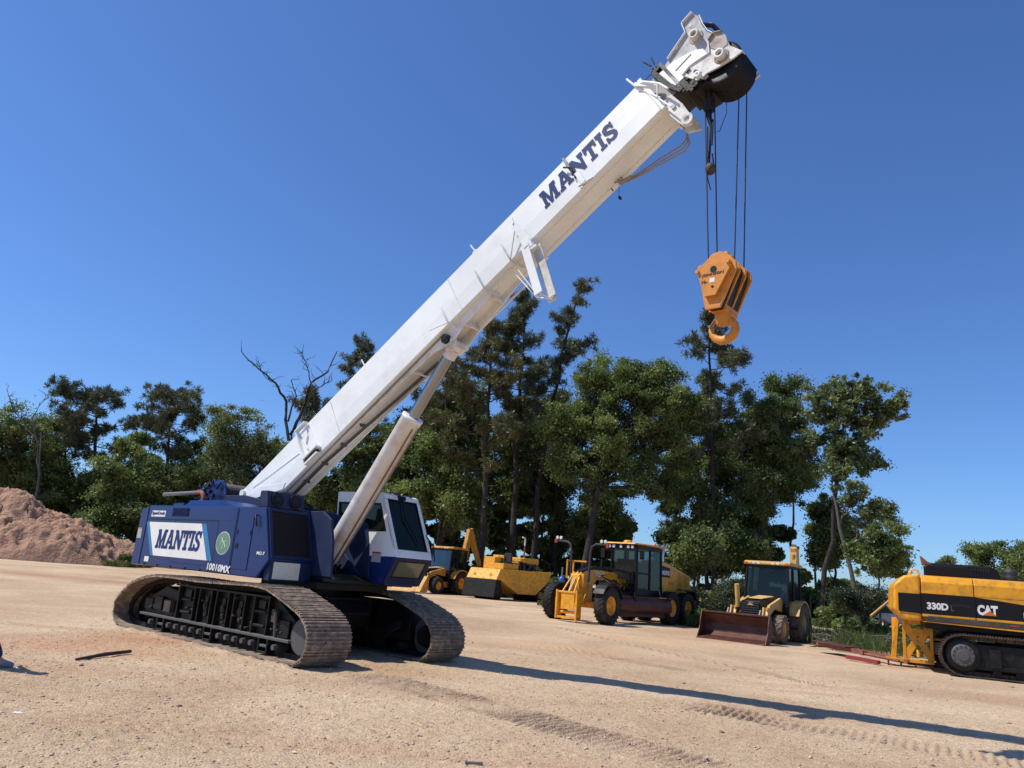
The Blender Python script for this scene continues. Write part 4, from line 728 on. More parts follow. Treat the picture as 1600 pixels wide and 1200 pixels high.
g=G().m(STEEL); g.tube([(-4.3,.95,1.5),(-4.85,1.0,.5)],.018,6); g.box(-3.3,-4.6,.7,1.0,.55,.58); g.build('access_ladder',t)
# ---------------- pneumatic roller
F_,L_=dirs(219); o=gnd(778,938,.23)-L_*1.14-F_*.1; o.z=.2
t=empty('pneumatic_roller',o,219,'scuffed yellow roller with black rubber front skirt, seat deck and thin exhaust pipe','road roller'); t.scale=(1.12,1.2,1)
g=G().m(YELR); g.prism([(.35,1.15),(.05,1.75),(-4.55,1.82),(-4.2,1.2),(-3.1,.42),(-1.55,.42),(-.05,1.12)],-.95,.95); body=g.build('body',t,.03)
g=G().m(YELD); g.box(-2.7,-2.2,.952,.958,1.2,1.23); g.box(-3.9,-3.3,.952,.96,1.25,1.3); g.box(-1.6,-1.57,.952,.956,.6,1.6)
for y in (-.5,.5): g.lathe([(0,.07),(.02,.07),(.02,.05),(.0,.05)],(.25,y,1.42),(.9,0,.45),14,closed=True)
g.build('panel_trim',body)
g=G().m(RUB); g.prism([(.36,1.16),(.42,1.14),(.55,.18),(.49,.16)],-1.0,1.0); g.prism([(.36,1.14),(.50,.2),(-.25,.25),(-.02,1.12)],.93,.96); g.prism([(.36,1.14),(.50,.2),(-.25,.25),(-.02,1.12)],-.96,-.93); g.build('rubber_skirt',t,.006)
for x,n,rr_ in ((-.25,4,.40),(-3.75,5,.40)):
    for k in range(n): wheel(t,(x,-.9+.36*k+(.18 if n==4 else 0)+.18,.42),.42,.22,.2,YELD,RUB,1,name='wheel')
g=G().m(YELR); g.box(-1.5,-.7,-.75,-.05,1.76,2.45); g.box(-1.55,-1.45,-.75,-.05,2.2,2.6); g.box(-1.7,-.4,.0,.75,1.76,2.1); g.box(-2.6,-2.1,-.4,.2,1.8,2.45); g.box(-3.7,-2.4,-.6,.6,2.2,2.55); g.box(-2.3,-1.9,.2,.7,2.3,2.5); g.cyl((-1.9,.4,2.2),(-2.6,.4,2.15),.16,16)
for x in (-3.6,-2.5): g.box(x,x+.08,.5,.58,1.8,2.2)
g.build('operator_deck',t,.02)
g=G().m(SEAT); g.box(-1.6,-1.2,-.1,.35,2.1,2.25); g.box(-1.68,-1.55,-.1,.35,2.2,2.75); g.build('seat',t,.03)
g=G().m(DARK); g.box(-2.4,-2.0,-.1,.3,1.8,2.2); g.tube([(-1.1,.2,2.0),(-.95,.2,2.45)],.03,6); g.lathe([(0,.19),(.02,.2),(.02,.17),(0,.17)],(-.96,.2,2.46),(-.3,0,1),20,closed=True); g.build('steering_wheel',t)
rr=random.Random(21); g=G().m(HOSE)
for i in range(9): x=rr.uniform(-3.4,-1.9); g.tube([(x,.72,1.8),(x+rr.uniform(-.3,.3),.78,2.1),(x+rr.uniform(-.6,.6),.5,2.3)],.022,5)
g.build('hydraulic_hose',t)
g=G().m(BLK); g.box(-2.45,-2.05,.3,.72,1.78,2.25); g.box(-3.5,-2.7,-.5,.62,1.78,2.18); g.box(-1.9,-1.72,.1,.7,1.78,2.08); g.build('engine_block',t,.02)
g=G().m(RUSTB); g.tube([(-2.75,.3,2.4),(-2.75,.3,3.3)],.04,8); g.m(WHITED).tube([(-2.75,.3,3.3),(-2.75,.3,3.65),(-2.7,.3,3.75),(-2.5,.3,3.78)],.045,8); g.build('exhaust_pipe',t)
# ---------------- excavator (right edge)
o=V((12.08,20.55,0)); F_,L_=dirs(114)
t=empty('crawler_excavator',o+L_*1.6,114,'large yellow excavator with black side stripe, cut off by the right edge of the view','excavator')
TE=Matrix.Translation((0,-1.6,0))
def GE(): return G(TE)
g=GE(); path=[]
n=34
def loop():
    P_=[]; r=.50
    for k in range(13): a=R(90+15*k); P_.append(V((.10+r*math.cos(a),0,.54+r*math.sin(a)*1.0)))
    P_.append(V((3.9,0,.04)))
    for k in range(13): a=R(-90+15*k); P_.append(V((4.0+r*math.cos(a),0,.54+r*math.sin(a))))
    return P_
def belt(ya,yb,mt):
    pts=loop(); pts.append(pts[0]); L=[0]
    for i in range(len(pts)-1): L.append(L[-1]+(pts[i+1]-pts[i]).length)
    n=round(L[-1]/.2); g=GE().m(mt)
    def at(s):
        s%=L[-1]
        for i in range(len(L)-1):
            if L[i+1]>=s: return pts[i].lerp(pts[i+1],(s-L[i])/(L[i+1]-L[i]))
    for k in range(n):
        a=at(k*L[-1]/n); b=at((k+1)*L[-1]/n); d=(b-a).normalized(); c=(a+b)/2; z=d.cross(V((0,1,0))); M=frame(c,d,V((0,1,0)),z); sg=1 if z.dot(c-V((2,0,.54)))>0 else -1
        g.box(-.096,.096,ya,yb,-.012,.012,M=M)
        for q in (-.075,0,.06): g.box(q-.01,q+.01,ya,yb,sg*.012,sg*.042,M=M)
        for yy in (ya+.2,yb-.28): g.box(-.09,.09,yy,yy+.06,-sg*.11,-sg*.012,M=M)
    return g
for ya,yb in ((0,.65),(2.55,3.2)):
    f=GE().m(BLK); f.prism([(.35,.22),(.25,.5),(.4,.84),(3.6,.84),(3.8,.5),(3.6,.22)],ya+.12,yb-.12); f.box(.7,3.4,ya+.06,ya+.14,.24,.34); f.box(.7,.95,ya+.03,ya+.14,.3,.75)
    fo=f.build('track_frame',t,.01); belt(ya,yb,SHOED).build('track_belt',fo)
    s=-1 if ya==0 else 1; yy=ya+.10 if ya==0 else yb-.10
    r=GE().m(BLK); r.lathe([(-.12,.42),(.03,.42),(.04,.36),(.05,.33),(.05,.001)],(.10,yy,.54),(0,s,0),36); r.m(HUB).lathe([(.05,.27),(.09,.27),(.11,.23),(.115,.14),(.14,.13),(.145,.001)],(.10,yy,.54),(0,s,0),32,smooth=False)
    for k in range(14):
        an=2*PI*k/14; r.lathe([(.10,.02),(.13,.02),(.131,.001)],(.10+.235*math.cos(an),yy,.54+.235*math.sin(an)),(0,s,0),6)
    r.build('drive_sprocket',fo)
    for k in range(6): r=GE().m(BLK); r.cyl((.85+.5*k,ya+.12,.16),(.85+.5*k,yb-.12,.16),.10,14); r.build('track_roller',fo)
g=GE().m(BLK); g.box(1.2,3.0,.6,2.6,.45,.95); g.lathe([(0,.7),(.2,.7)],(2.1,1.6,.95),(0,0,1),36); g.box(-.7,5.2,.35,2.9,1.12,1.3); g.build('car_body',t,.02)
# counterweight
g=GE().m(YEL); cwp=[(-1.47,1.5),(-1.45,2.21),(-1.2,2.47),(-.80,2.53),(-.80,1.30),(-1.25,1.32)]
g.prism([(-1.47,1.55),(-1.44,2.21),(-1.18,2.46),(-.79,2.53),(-.79,1.30),(-1.2,1.31)],.13,2.9); cwo=g.build('counterweight',t,.07,seg=4)
g=GE().m(DARK); g.prism([(-1.34,1.52),(-1.34,2.0),(-.80,2.0),(-.80,1.49)],.105,.126); g.build('stripe_panel',cwo,.01); g=GE().m(YEL); g.tube([(-1.0,.7,2.5),(-.95,.7,2.65),(-.8,.7,2.65),(-.75,.7,2.5)],.03,8); g.build('lifting_eye',cwo)
# side body doors
g=GE().m(YEL)
def door(x0,x1,nm):
    g=GE().m(YEL); g.add([(x0,.13,2.02),(x1,.13,2.02),(x1,.13,2.32),(x0,.13,2.32),(x1,.20,2.46),(x0,.20,2.46),(x1,.40,2.51),(x0,.40,2.51),(x0,.9,2.53),(x1,.9,2.53),(x0,.9,2.02),(x1,.9,2.02)],[(0,1,2,3),(3,2,4,5),(5,4,6,7),(7,6,9,8),(0,3,5,7,8,10),(1,11,9,6,4,2),(0,10,11,1),(8,9,11,10)]); return g.build(nm,t,.012)
door(-.77,.44,'side_door'); door(.46,1.95,'side_door'); door(1.97,3.4,'side_door')
g=GE().m(DARK); g.prism([(-.79,1.50),(-.79,2.015),(3.6,2.015),(3.6,1.50)],.115,.6); g.m(YEL).prism([(-.78,1.43),(-.78,1.495),(3.6,1.495),(3.6,1.43)],.11,.5); g.m(DGREY)
for i in range(16): g.box(-.1+.028*i,-.09+.028*i,.108,.114,1.74,1.80)
g.m(DARK).box(.445,.455,.10,.6,1.44,2.0)
sp_=g.build('stripe_panel',t,.006)
g=GE().m(YEL); g.add([(.46,.112,2.02),(3.6,.112,2.02),(3.6,.112,1.80),(2.0,.112,1.86),(1.0,.112,1.97)],[(0,1,2,3,4)]); g.build('swoosh_stripe',sp_)
g=GE().m(YEL); g.box(-.77,5.0,.40,3.0,1.3,2.02); g.box(-.77,3.5,.9,2.9,2.0,2.5); g.build('body',t,.02)
g=GE().m(mat('reflecting_sill_brown',(.045,.035,.03),.3,dirt=(.14,.10,.07),damt=.8,dscale=5)); g.prism([(-.62,1.45),(-.75,1.38),(-.70,1.32),(3.6,1.28),(3.6,1.42)],.06,.105); g.m(YEL).prism([(-.77,1.29),(3.6,1.20),(3.6,1.27),(-.72,1.31)],.07,.4); g.m(RED).box(1.2,1.4,.055,.06,1.36,1.39); g.build('side_sill',t,.015)  # lighter brown puts the sill's reflection into its colour
text('330D',TE@V((-.66,.108,1.62)),(1,0,0),(0,0,1),.50,.185,LETW,sp_,bold=.045); text('L',TE@V((-.10,.108,1.62)),(1,0,0),(0,0,1),.07,.14,HUB,sp_)
text('CAT',TE@V((.50,.108,1.58)),(1,0,0),(0,0,1),.46,.26,LETW,sp_,bold=.06)
g=GE().m(ORL); g.prism([(.62,1.58),(.93,1.58),(.775,1.70)],.098,.103); g.build('triangle_mark',sp_)
g=GE().m(DECW).box(1.52,1.9,.108,.113,1.58,1.74); g.m(YEL).box(1.52,1.9,.104,.107,1.71,1.74); g.build('warning_sticker',sp_)
# hood, grille and muffler
g=GE().m(DARK); g.prism([(-.60,2.52),(-.60,2.78),(-.52,2.83),(.42,2.82),(.60,2.72),(.80,2.54)],.95,1.3); g.prism([(-.42,2.52),(-.42,2.90),(1.05,2.90),(1.22,2.80),(1.28,2.52)],1.35,2.6); hd=g.build('engine_cover',t,.03)
g=GE().m(DGREY)
for i in range(24): g.box(-.40+.06*i,-.385+.06*i,1.335,1.345,2.72,2.90)
for z in (2.78,2.85): g.box(-.42,1.05,1.33,1.335,z,z+.012)
g.build('cover_grille',hd)
g=GE().m(RUSTB); g.prism([(-.62,2.85),(-.66,3.10),(-.60,3.06),(-.40,2.88),(-.40,2.84)],1.5,1.62); g.build('exhaust_stack',t,.02)
g=GE().m(DGREY); g.lathe([(0,.15),(.05,.18),(.12,.18),(.16,.16),(.20,.18),(.28,.17),(.32,.1)],(1.55,1.6,2.55),(0,0,1),24); g.build('air_precleaner',t)
g=GE().m(YEL); g.prism([(2.9,1.6),(3.2,2.6),(5.2,5.3),(5.8,5.4),(7.6,4.6),(7.5,4.3),(5.7,4.7),(4.1,2.4),(3.8,1.6)],1.35,1.85); g.build('boom',t,.03)
g=GE().m(YEL); g.prism([(7.3,4.7),(7.8,4.5),(7.2,1.2),(7.0,1.2)],1.42,1.78); g.build('dipper_stick',t,.02)
g=GE().m(DARK); g.prism([(3.2,1.3),(3.2,3.05),(4.4,3.05),(4.9,2.0),(4.9,1.3)],2.1,3.05); g.build('cab',t,.04)
# ---------------- coupler attachment below the excavator tail
p0=gnd(1440,1017,0); p0=V((atx(1432,22.6),22.6,0)); az=114
cp=empty('coupler_attachment',p0,az,'yellow quick-coupler frame attachment standing behind the excavator tracks','attachment')
g=G().m(YEL); w=.42
for s in (-1,1):
    a,b=sorted((s*w,s*(w-.09))); g.box(a,b,-.06,.06,.2,1.32)
g.box(-w-.5,w,-.12,.12,.13,.22); g.box(-w,w,-.04,.06,1.20,1.32); g.box(-.7,-.6,.2,.3,.1,1.35)
for s in (-1,1):
    g.prism([(s*w,1.22),(s*w,1.06),(s*.10,.66),(-s*.02,.78),(s*.24,1.22)],-.05-.004*s,-.02-.004*s); g.prism([(s*w,.22),(s*w,.38),(s*.10,.82),(-s*.02,.70),(s*.26,.22)],-.053-.004*s,-.023-.004*s)
g.box(-.16,.16,-.07,-.052,.88,1.08); g.lathe([(0,.06),(.2,.06),(.2,.03)],(0,-.1,.3),(0,0,1),14)
g.prism([(-.62,.2),(-.75,.2),(-.62,1.35),(-.5,1.35)],.05,.45); g.build('coupler_frame',cp,.012); cp.scale=(.92,.92,.98)
g=G().m(RUST)
for x in (-.85,-.5,-.1,.35): g.box(x-.02,x+.03,-.1,.05,-.02,.15)
g.cyl((-.3,.1,.12),(.75,.15,.12),.07,12); g.build('tine_bar',cp,.006)
g=G().m(YEL); g.box(.45,1.6,.1,.2,.80,.86); g.m(STEEL).box(.45,1.5,.05,.15,.42,.75); g.build('side_rail',cp,.01)
# ---------------- rusty steel beams and pole on the ground
def beam(name,label,pa,pb,hh,mt,hw=.05,parts=None):
    a,b=V(pa),V(pb); d=b-a; L_=d.length; o=bpy.data.objects.new(name,None); COL.objects.link(o); o.location=a; o.rotation_euler=(0,0,math.atan2(d.y,d.x)); tilt=math.atan2(d.z,math.hypot(d.x,d.y)); o.rotation_euler=(0,-tilt,math.atan2(d.y,d.x)); tag(o,label,'steel scrap' if mt!=YELP else 'pole')
    return o,L_
pa=V((atx(1278,25.5),25.5,.30)); pb=V((atx(1418,22.6),22.6,.14))
o,L_=beam('steel_beam','long rusty red steel channel lying on the ground between backhoe and excavator',pa,pb,.2,RUSTB)
g=G().m(RUSTB); g.box(0,L_,-.10,-.085,-.05,.06); g.box(0,L_,-.10,.15,.045,.06); g.box(0,L_,-.10,.1,-.065,-.05)
for i in range(7): g.box(.3+i*L_/8,.33+i*L_/8,-.085,.1,-.05,.045)
g.build('channel_section',o,.004,seg=1); g=G().m(RUST).box(.05,1.3,-.35,.5,.063,.09); g.build('flat_plate',o,.004)
pa=V((atx(1312,23.8),23.4,.09)); pb=V((atx(1388,22.0),22.0,.07)); o,L_=beam('steel_pipe','short red steel bar lying in front of the rusty channel',pa,pb,.1,RUSTB)
g=G().m(mat('red_bar',(.26,.03,.03),.5)); g.box(0,L_*.75,-.06,.06,-.05,.05); g.m(RUSTB).cyl((L_*.3,.12,.16),(L_*1.1,.16,.12),.035,10); g.cyl((L_*.3,.05,.18),(L_*.3,.25,.18),.08,12); g.build('bar',o,.006)
x1,z1=atz(1361,962,24.5); x2,z2=atz(1397,932,24.9); o,L_=beam('leaning_pole','thin pale yellow pole leaning up beside the excavator counterweight',V((x1,24.5,z1)),V((x2,24.9,z2)),.1,YELP)
g=G().m(YELP).cyl((-.02,0,0),(L_+.35,0,0),.035,10); g.build('pole',o)
# ---------------- small things on the ground
a=gnd(118,1034); b=gnd(203,1022); g=G().m(WOOD); g.tube([tuple(V((0,0,.03))),tuple((b-a)*.5+V((0,0,.045))),tuple((b-a)+V((0,0,.04)))],[.018,.028,.024],8); s_=g.build('wooden_stick'); s_.location=a; tag(s_,'dark wooden stick lying on the dirt left of the crane tracks','stick')
a=gnd(730,1194); g=G().m(STEEL); g.tube([(0,0,.012),(.10,.0,.014),(.13,.005,.012)],.012,8); g.tube([(.0,0,.012),(-.02,.0,.012)],.018,8); s_=g.build('metal_bolt'); s_.location=a; tag(s_,'small grey metal bolt lying at the bottom edge of the view','bolt')
for (px,py,nm,lb,sz,mt) in ((921,1188,None,None,0,None),(460,1176,'paper_scrap','small white paper scrap on the gravel nearest the camera',.016,LETW),(28,1114,'paper_strip','thin curved white paper strip on gravel below the denim leg',.035,LETW),(983,998,'foam_cup','white crumpled cup lying beyond the crane shadow in front of the grader',.06,LETW),(942,1106-0,None,None,0,None),(76,1043,'dark_clod','dark lump of dirt on the orange soil beside the sneaker',.03,BLK)):
    if not nm: continue
    a=gnd(px,py); g=G().m(mt); rr=random.Random(px); g.lathe([(0,sz*.8),(sz*.15,sz),(sz*.5,sz*.8),(sz*.6,.001)],(0,0,0),(0,0,1),7,smooth=False); ob=g.build(nm); ob.location=a+V((0,0,.004)); ob.scale=(1.5,.7,.7 if nm!='paper_strip' else .25); tag(ob,lb,nm.split('_')[-1])
# ---------------- person standing just left of the view, leg visible
ft=gnd(6,1046); pr_=empty('person',V((ft.x-.70,ft.y,0)),0,'person in dark blue jeans and grey sneakers, cut off by the left edge','person')
pr_.rotation_euler[1]=R(-7)
def skin(name,pts,edges,rads,mt,par,root=0,lv=2):
    me=bpy.data.meshes.new(name); me.from_pydata(pts,edges,[]); me.materials.append(mt); o=bpy.data.objects.new(name,me); COL.objects.link(o); o.parent=par
    s=o.modifiers.new('skin','SKIN'); s.use_smooth_shade=True
    for i,r_ in enumerate(rads): me.skin_vertices[0].data[i].radius=(r_,r_) if not isinstance(r_,tuple) else r_
    me.skin_vertices[0].data[root].use_root=True; sb=o.modifiers.new('sub','SUBSURF'); sb.levels=lv; sb.render_levels=lv; return o
P_=[(0,0,.95),(0,0,1.15),(0,0,1.38),(0,0,1.50),(0,0,1.56),(.02,0,1.66),(.02,0,1.76)]; E_=[(0,1),(1,2),(2,3),(3,4),(4,5),(5,6)]; Rr_=[(.15,.11),(.13,.10),(.15,.10),(.07,.06),(.055,.055),(.08,.09),(.06,.07)]
for s in (1,-1):
    b=len(P_); P_+=[(0,.10,.88),(.02,.12,.50),(-.02,.13,.09),(.12,.14,.05)] if s>0 else [(0,-.10,.84),(.02,-.40,.48),(0,-.62,.09),(.02,-.76,.05)]; E_+=[(0,b),(b,b+1),(b+1,b+2),(b+2,b+3)]; Rr_+=[.09,.06,.045,.035]
    b=len(P_); P_+=[(0,s*.20,1.42),(.02,s*.25,1.15),(.16,s*.2,.98),(.22,s*.15,.94)]; E_+=[(2,b),(b,b+1),(b+1,b+2),(b+2,b+3)]; Rr_+=[.055,.045,.032,.03]
    for q,(dx,l) in enumerate(((-.03,.075),(-.01,.085),(.01,.08),(.03,.065))): n_=len(P_); P_+=[(.25,s*.14,.93+dx),(.25+l,s*.12,.92+dx)]; E_+=[(b+3,n_),(n_,n_+1)]; Rr_+=[.010,.008]
    n_=len(P_); P_+=[(.25,s*.11,.98)]; E_+=[(b+3,n_)]; Rr_+=[.011]
skin('body',P_,E_,Rr_,SKIN,pr_)
skin('shirt',[(0,0,.92),(0,0,1.15),(0,0,1.40),(0,.2,1.42),(0,-.2,1.42),(-.015,.26,1.22),(-.015,-.26,1.22)],[(0,1),(1,2),(2,3),(2,4),(3,5),(4,6)],[(.17,.13),(.15,.12),(.16,.115),.07,.07,.062,.062],SHIRT,pr_)
skin('jeans',[(0,0,.95),(0,.10,.86),(.02,.12,.50),(-.01,.13,.10),(0,-.10,.84),(.02,-.40,.48),(-.01,-.62,.10)],[(0,1),(1,2),(2,3),(0,4),(4,5),(5,6)],[(.16,.125),.10,.08,.078,.10,.08,.078],JEANS,pr_)
g=G().m(BLK); g.lathe([(0,.10),(.04,.10),(.08,.075),(.105,.03),(.11,.001)],(0,0,1.73),(0,0,1),20); g.build('hair',pr_)
for s in (1,-1):
    so=skin('sneaker',[(-.06,.13,.055),(.06,.135,.055),(.17,.145,.045)] if s>0 else [(0,-.60,.06),(.01,-.70,.06),(.02,-.80,.045)],[(0,1),(1,2)],[(.048,.05),(.05,.045),(.045,.035)],SHOEM,pr_)
    g=G().m(LETW); g.box(*((-.10,.20,.092,.188) if s>0 else (-.04,.06,-.84,-.56)),.0,.02); g.build('sole',so,.008)
# ================================================= GROUND
def noise2(x,y,seed,octv=4,base=1.):
    r=np.random.default_rng(seed); out=np.zeros_like(x); amp=1.;f=base
    for o in range(octv):
        th=r.uniform(0,6.28,6); ph=r.uniform(0,6.28,6); 
        s=0
        for k in range(6): s=s+np.sin((x*np.cos(th[k])+y*np.sin(th[k]))*f*r.uniform(.7,1.4)*2+ph[k]+1.3*np.sin((x*np.sin(th[k])-y*np.cos(th[k]))*f*1.1+ph[k]*2))
        out+=s/6*amp; amp*=.55; f*=2.03
    return out
def valnoise(x,y,seed):   # lattice value noise
    r=np.random.default_rng(seed); T=r.random((256,256)); xi=np.floor(x).astype(int); yi=np.floor(y).astype(int); fx=x-xi; fy=y-yi; fx=fx*fx*(3-2*fx); fy=fy*fy*(3-2*fy)
    g=lambda a,b:T[a%256,b%256]
    return (g(xi,yi)*(1-fx)+g(xi+1,yi)*fx)*(1-fy)+(g(xi,yi+1)*(1-fx)+g(xi+1,yi+1)*fx)*fy-.5
def fbm(x,y,seed,base,octv):
    o=0;a=1
    for k in range(octv): o=o+a*valnoise(x*base+17.3*k,y*base+9.1*k,seed+k); a*=.5; base*=2.1
    return o
def grid(xs,ys,hf,name,mt,smooth=True):
    X,Y=np.meshgrid(xs,ys); Z=hf(X,Y); nx,ny=len(xs),len(ys); co=np.stack([X,Y,Z],-1).reshape(-1,3)
    i=np.arange(nx*ny).reshape(ny,nx); q=np.stack([i[:-1,:-1],i[:-1,1:],i[1:,1:],i[1:,:-1]],-1).reshape(-1,4)
    return npmesh(name,co,q,mt,smooth)
def npmesh(name,co,q,mt,smooth=False,link=True):
    me=bpy.data.meshes.new(name); k=q.shape[1]; me.vertices.add(len(co)); me.vertices.foreach_set('co',co.astype(np.float32).ravel()); me.loops.add(q.size); me.loops.foreach_set('vertex_index',q.astype(np.int32).ravel()); me.polygons.add(len(q)); me.polygons.foreach_set('loop_start',np.arange(0,q.size,k,dtype=np.int32)); me.polygons.foreach_set('loop_total',np.full(len(q),k,dtype=np.int32)) if False else None
    me.update(calc_edges=True); me.materials.append(mt)
    if smooth: me.polygons.foreach_set('use_smooth',np.ones(len(q),bool))
    if not link: return me
    o=bpy.data.objects.new(name,me); COL.objects.link(o); return o
# tread strips left by crawler tracks: (start, end, half width, strength)
def W2(px,py): g=gnd(px,py); return (g.x,g.y)
TR=[(W2(600,1058),W2(1120,1203),.42,1.0),(W2(1080,1104),W2(1700,1212),.40,1.0),(W2(560,1050),W2(760,1100),.45,.8),(W2(870,1010),W2(1080,1050),.3,.6),(W2(1090,1100),W2(1300,1150),.35,.9),(W2(860,980),W2(1300,1075),.22,.7),(W2(1130,1060),W2(1620,1085),.3,.6),(W2(60,1150),W2(760,1130),.2,.35),(W2(-40,1000),W2(180,985),.3,.5)]
DM={}
def ghf(X,Y):
    dm=np.zeros_like(X)
    z=.1*sm(22,31,Y)+.13*sm(34,44,Y)
    near=1-sm(16,34,np.abs(Y)); 
    z=z+.016*fbm(X,Y,5,.35,3)*1.5+near*.014*fbm(X,Y,21,2.2,4)+near*.010*fbm(X,Y,31,9.,3)*1.5*(1-sm(10,18,Y))
    for (a,b,hw,st) in TR:
        dx,dy=b[0]-a[0],b[1]-a[1]; L=math.hypot(dx,dy); ux,uy=dx/L,dy/L; s=(X-a[0])*ux+(Y-a[1])*uy; w=(X-a[0])*-uy+(Y-a[1])*ux
        m=sm(hw+.05,hw-.12,np.abs(w))*sm(-.2,.4,s)*sm(L+.2,L-.5,s)*np.clip(.95+1.1*fbm(X,Y,77,.7,3),.15,1)
        dm=np.maximum(dm,st*m); z=z+st*m*(.027*np.sin(2*PI*(s+.12*w)/.115)*np.clip(.85+1.0*fbm(X,Y,66,1.2,2),.4,1.)+.022*fbm(X,Y,55,6,3)-.006)
    xc=(X-A0.x)*Fv.x+(Y-A0.y)*Fv.y; yc=(X-A0.x)*Lv.x+(Y-A0.y)*Lv.y
    for e in (-.07,.92,2.52,3.5):
        m=np.exp(-((yc-e)/.09)**2)*sm(-6.1,-5.7,xc)*sm(.2,-.1,xc); z=z+m*(.028+.05*fbm(X,Y,88,4.,3)); dm=np.maximum(dm,.6*m)
    DM['m']=dm
    return z
def gmat():
    m=bpy.data.materials.new('tan_gravel_dirt'); m.use_nodes=True; nt=m.node_tree; L=nt.links.new; b=nt.nodes['Principled BSDF']; b.inputs['Roughness'].default_value=.95; b.inputs['Specular IOR Level'].default_value=.15
    tc=_n(nt,'ShaderNodeTexCoord')
    def nz(s,d,r=.6,dist=0.,sc3=None):
        n=_n(nt,'ShaderNodeTexNoise'); n.inputs['Scale'].default_value=s; n.inputs['Detail'].default_value=d; n.inputs['Roughness'].default_value=r; n.inputs['Distortion'].default_value=dist
        if sc3:
            mp=_n(nt,'ShaderNodeMapping'); mp.inputs['Scale'].default_value=sc3; mp.inputs['Rotation'].default_value=(0,0,R(-8)); L(tc.outputs['Object'],mp.inputs['Vector']); L(mp.outputs['Vector'],n.inputs['Vector'])
        else: L(tc.outputs['Object'],n.inputs['Vector'])
        return n.outputs['Fac']
    def ramp(f,a,b_,ca,cb):
        r=_n(nt,'ShaderNodeValToRGB'); r.color_ramp.elements[0].position=a; r.color_ramp.elements[1].position=b_; r.color_ramp.elements[0].color=(*ca,1); r.color_ramp.elements[1].color=(*cb,1); L(f,r.inputs['Fac']); return r.outputs['Color']
    def mix(f,a,c,bt='MIX'):
        x=_n(nt,'ShaderNodeMixRGB',blend_type=bt); 
        for s_,v in (('Fac',f),('Color1',a),('Color2',c)):
            if isinstance(v,(int,float)): x.inputs[s_].default_value=v
            elif isinstance(v,tuple): x.inputs[s_].default_value=(*v,1)
            else: L(v,x.inputs[s_])
        return x.outputs['Color']
    base=ramp(nz(.22,6,.62,.6),.36,.64,GC1,GC2)
    st=ramp(nz(.5,5,.6,.4,(.22,1.6,1)),.52,.70,(0,0,0),(1,1,1))
    c=mix(st,base,GC3)
    cream=ramp(nz(.16,6,.65,.8,(.35,1.2,1)),.56,.68,(0,0,0),(1,1,1)); c=mix(mix(.5,(0,0,0),cream),c,(.66,.51,.36))
    # reddish soil around the left foreground patch and behind
    def blob(cx,cy,rx,ry):
        mp=_n(nt,'ShaderNodeMapping'); mp.vector_type='POINT'; mp.inputs['Location'].default_value=(-cx/rx,-cy/ry,0); mp.inputs['Scale'].default_value=(1/rx,1/ry,0); L(tc.outputs['Object'],mp.inputs['Vector'])
        ln=_n(nt,'ShaderNodeVectorMath',operation='LENGTH'); L(mp.outputs['Vector'],ln.inputs[0]); ad=_n(nt,'ShaderNodeMath',operation='MULTIPLY_ADD'); L(nz(.9,6,.7),ad.inputs[0]); ad.inputs[1].default_value=1.5; L(ln.outputs['Value'],ad.inputs[2]); hf_=_n(nt,'ShaderNodeMath',operation='MULTIPLY'); hf_.inputs[1].default_value=.5; L(ad.outputs[0],hf_.inputs[0])
        return ramp(hf_.outputs[0],.52,.90,(1,1,1),(0,0,0))
    for p,(rx,ry),cl,a in ((W2(110,1010),(2.2,1.3),(.52,.25,.12),.55),(W2(210,1000),(1.6,1.0),(.50,.22,.11),.5),(W2(80,905),(9,2.0),(.44,.20,.12),.5),(W2(600,1045),(1.5,1.0),(.50,.28,.15),.4),(W2(1000,1000),(4.0,2.2),(.66,.44,.25),.7),(W2(880,1010),(3,1.5),(.62,.40,.22),.6),(W2(60,885),(12,1.6),(.70,.56,.42),.6)):
        c=mix(mix(a,(0,0,0),blob(p[0],p[1],rx,ry)),c,cl)
    vo=_n(nt,'ShaderNodeTexVoronoi'); vo.inputs['Scale'].default_value=52; L(tc.outputs['Object'],vo.inputs['Vector'])
    vs=_n(nt,'ShaderNodeSeparateColor'); L(vo.outputs['Color'],vs.inputs['Color'])
    stn=ramp(vs.outputs['Red'],.0,1.,(.70,.67,.64),(1.22,1.22,1.22)); c=mix(.6,c,stn,'MULTIPLY')
    fine=ramp(nz(9,10,.8),.3,.7,(.66,.63,.60),(1.22,1.22,1.22)); c=mix(.85,c,fine,'MULTIPLY')
    sp=ramp(nz(55,3,.5),.74,.80,(0,0,0),(1,1,1)); c=mix(sp,c,(.30,.21,.15)); 
    an=_n(nt,'ShaderNodeAttribute',attribute_name='disturbed'); dd=_n(nt,'ShaderNodeMath',operation='MULTIPLY'); L(an.outputs['Fac'],dd.inputs[0]); L(nz(3.5,8,.7),dd.inputs[1]); c=mix(dd.outputs[0],c,(.36,.24,.16))
    L(c,b.inputs['Base Color'])
    b1=_n(nt,'ShaderNodeBump'); b1.inputs['Strength'].default_value=.9; b1.inputs['Distance'].default_value=.012; L(vo.outputs['Distance'],b1.inputs['Height']); b1.invert=True
    b2=_n(nt,'ShaderNodeBump'); b2.inputs['Strength'].default_value=.8; b2.inputs['Distance'].default_value=.05; L(nz(6,10,.72),b2.inputs['Height']); L(b1.outputs['Normal'],b2.inputs['Normal']); L(b2.outputs['Normal'],b.inputs['Normal']); return m
GC1=(.49,.345,.21); GC2=(.68,.515,.34); GC3=(.55,.35,.215)
GM=gmat()
xs=np.concatenate([np.linspace(-900,-60,14)[:-1],np.linspace(-60,-13,60)[:-1],np.linspace(-13,15,1400)[:-1],np.linspace(15,60,60)[:-1],np.linspace(60,900,14)])
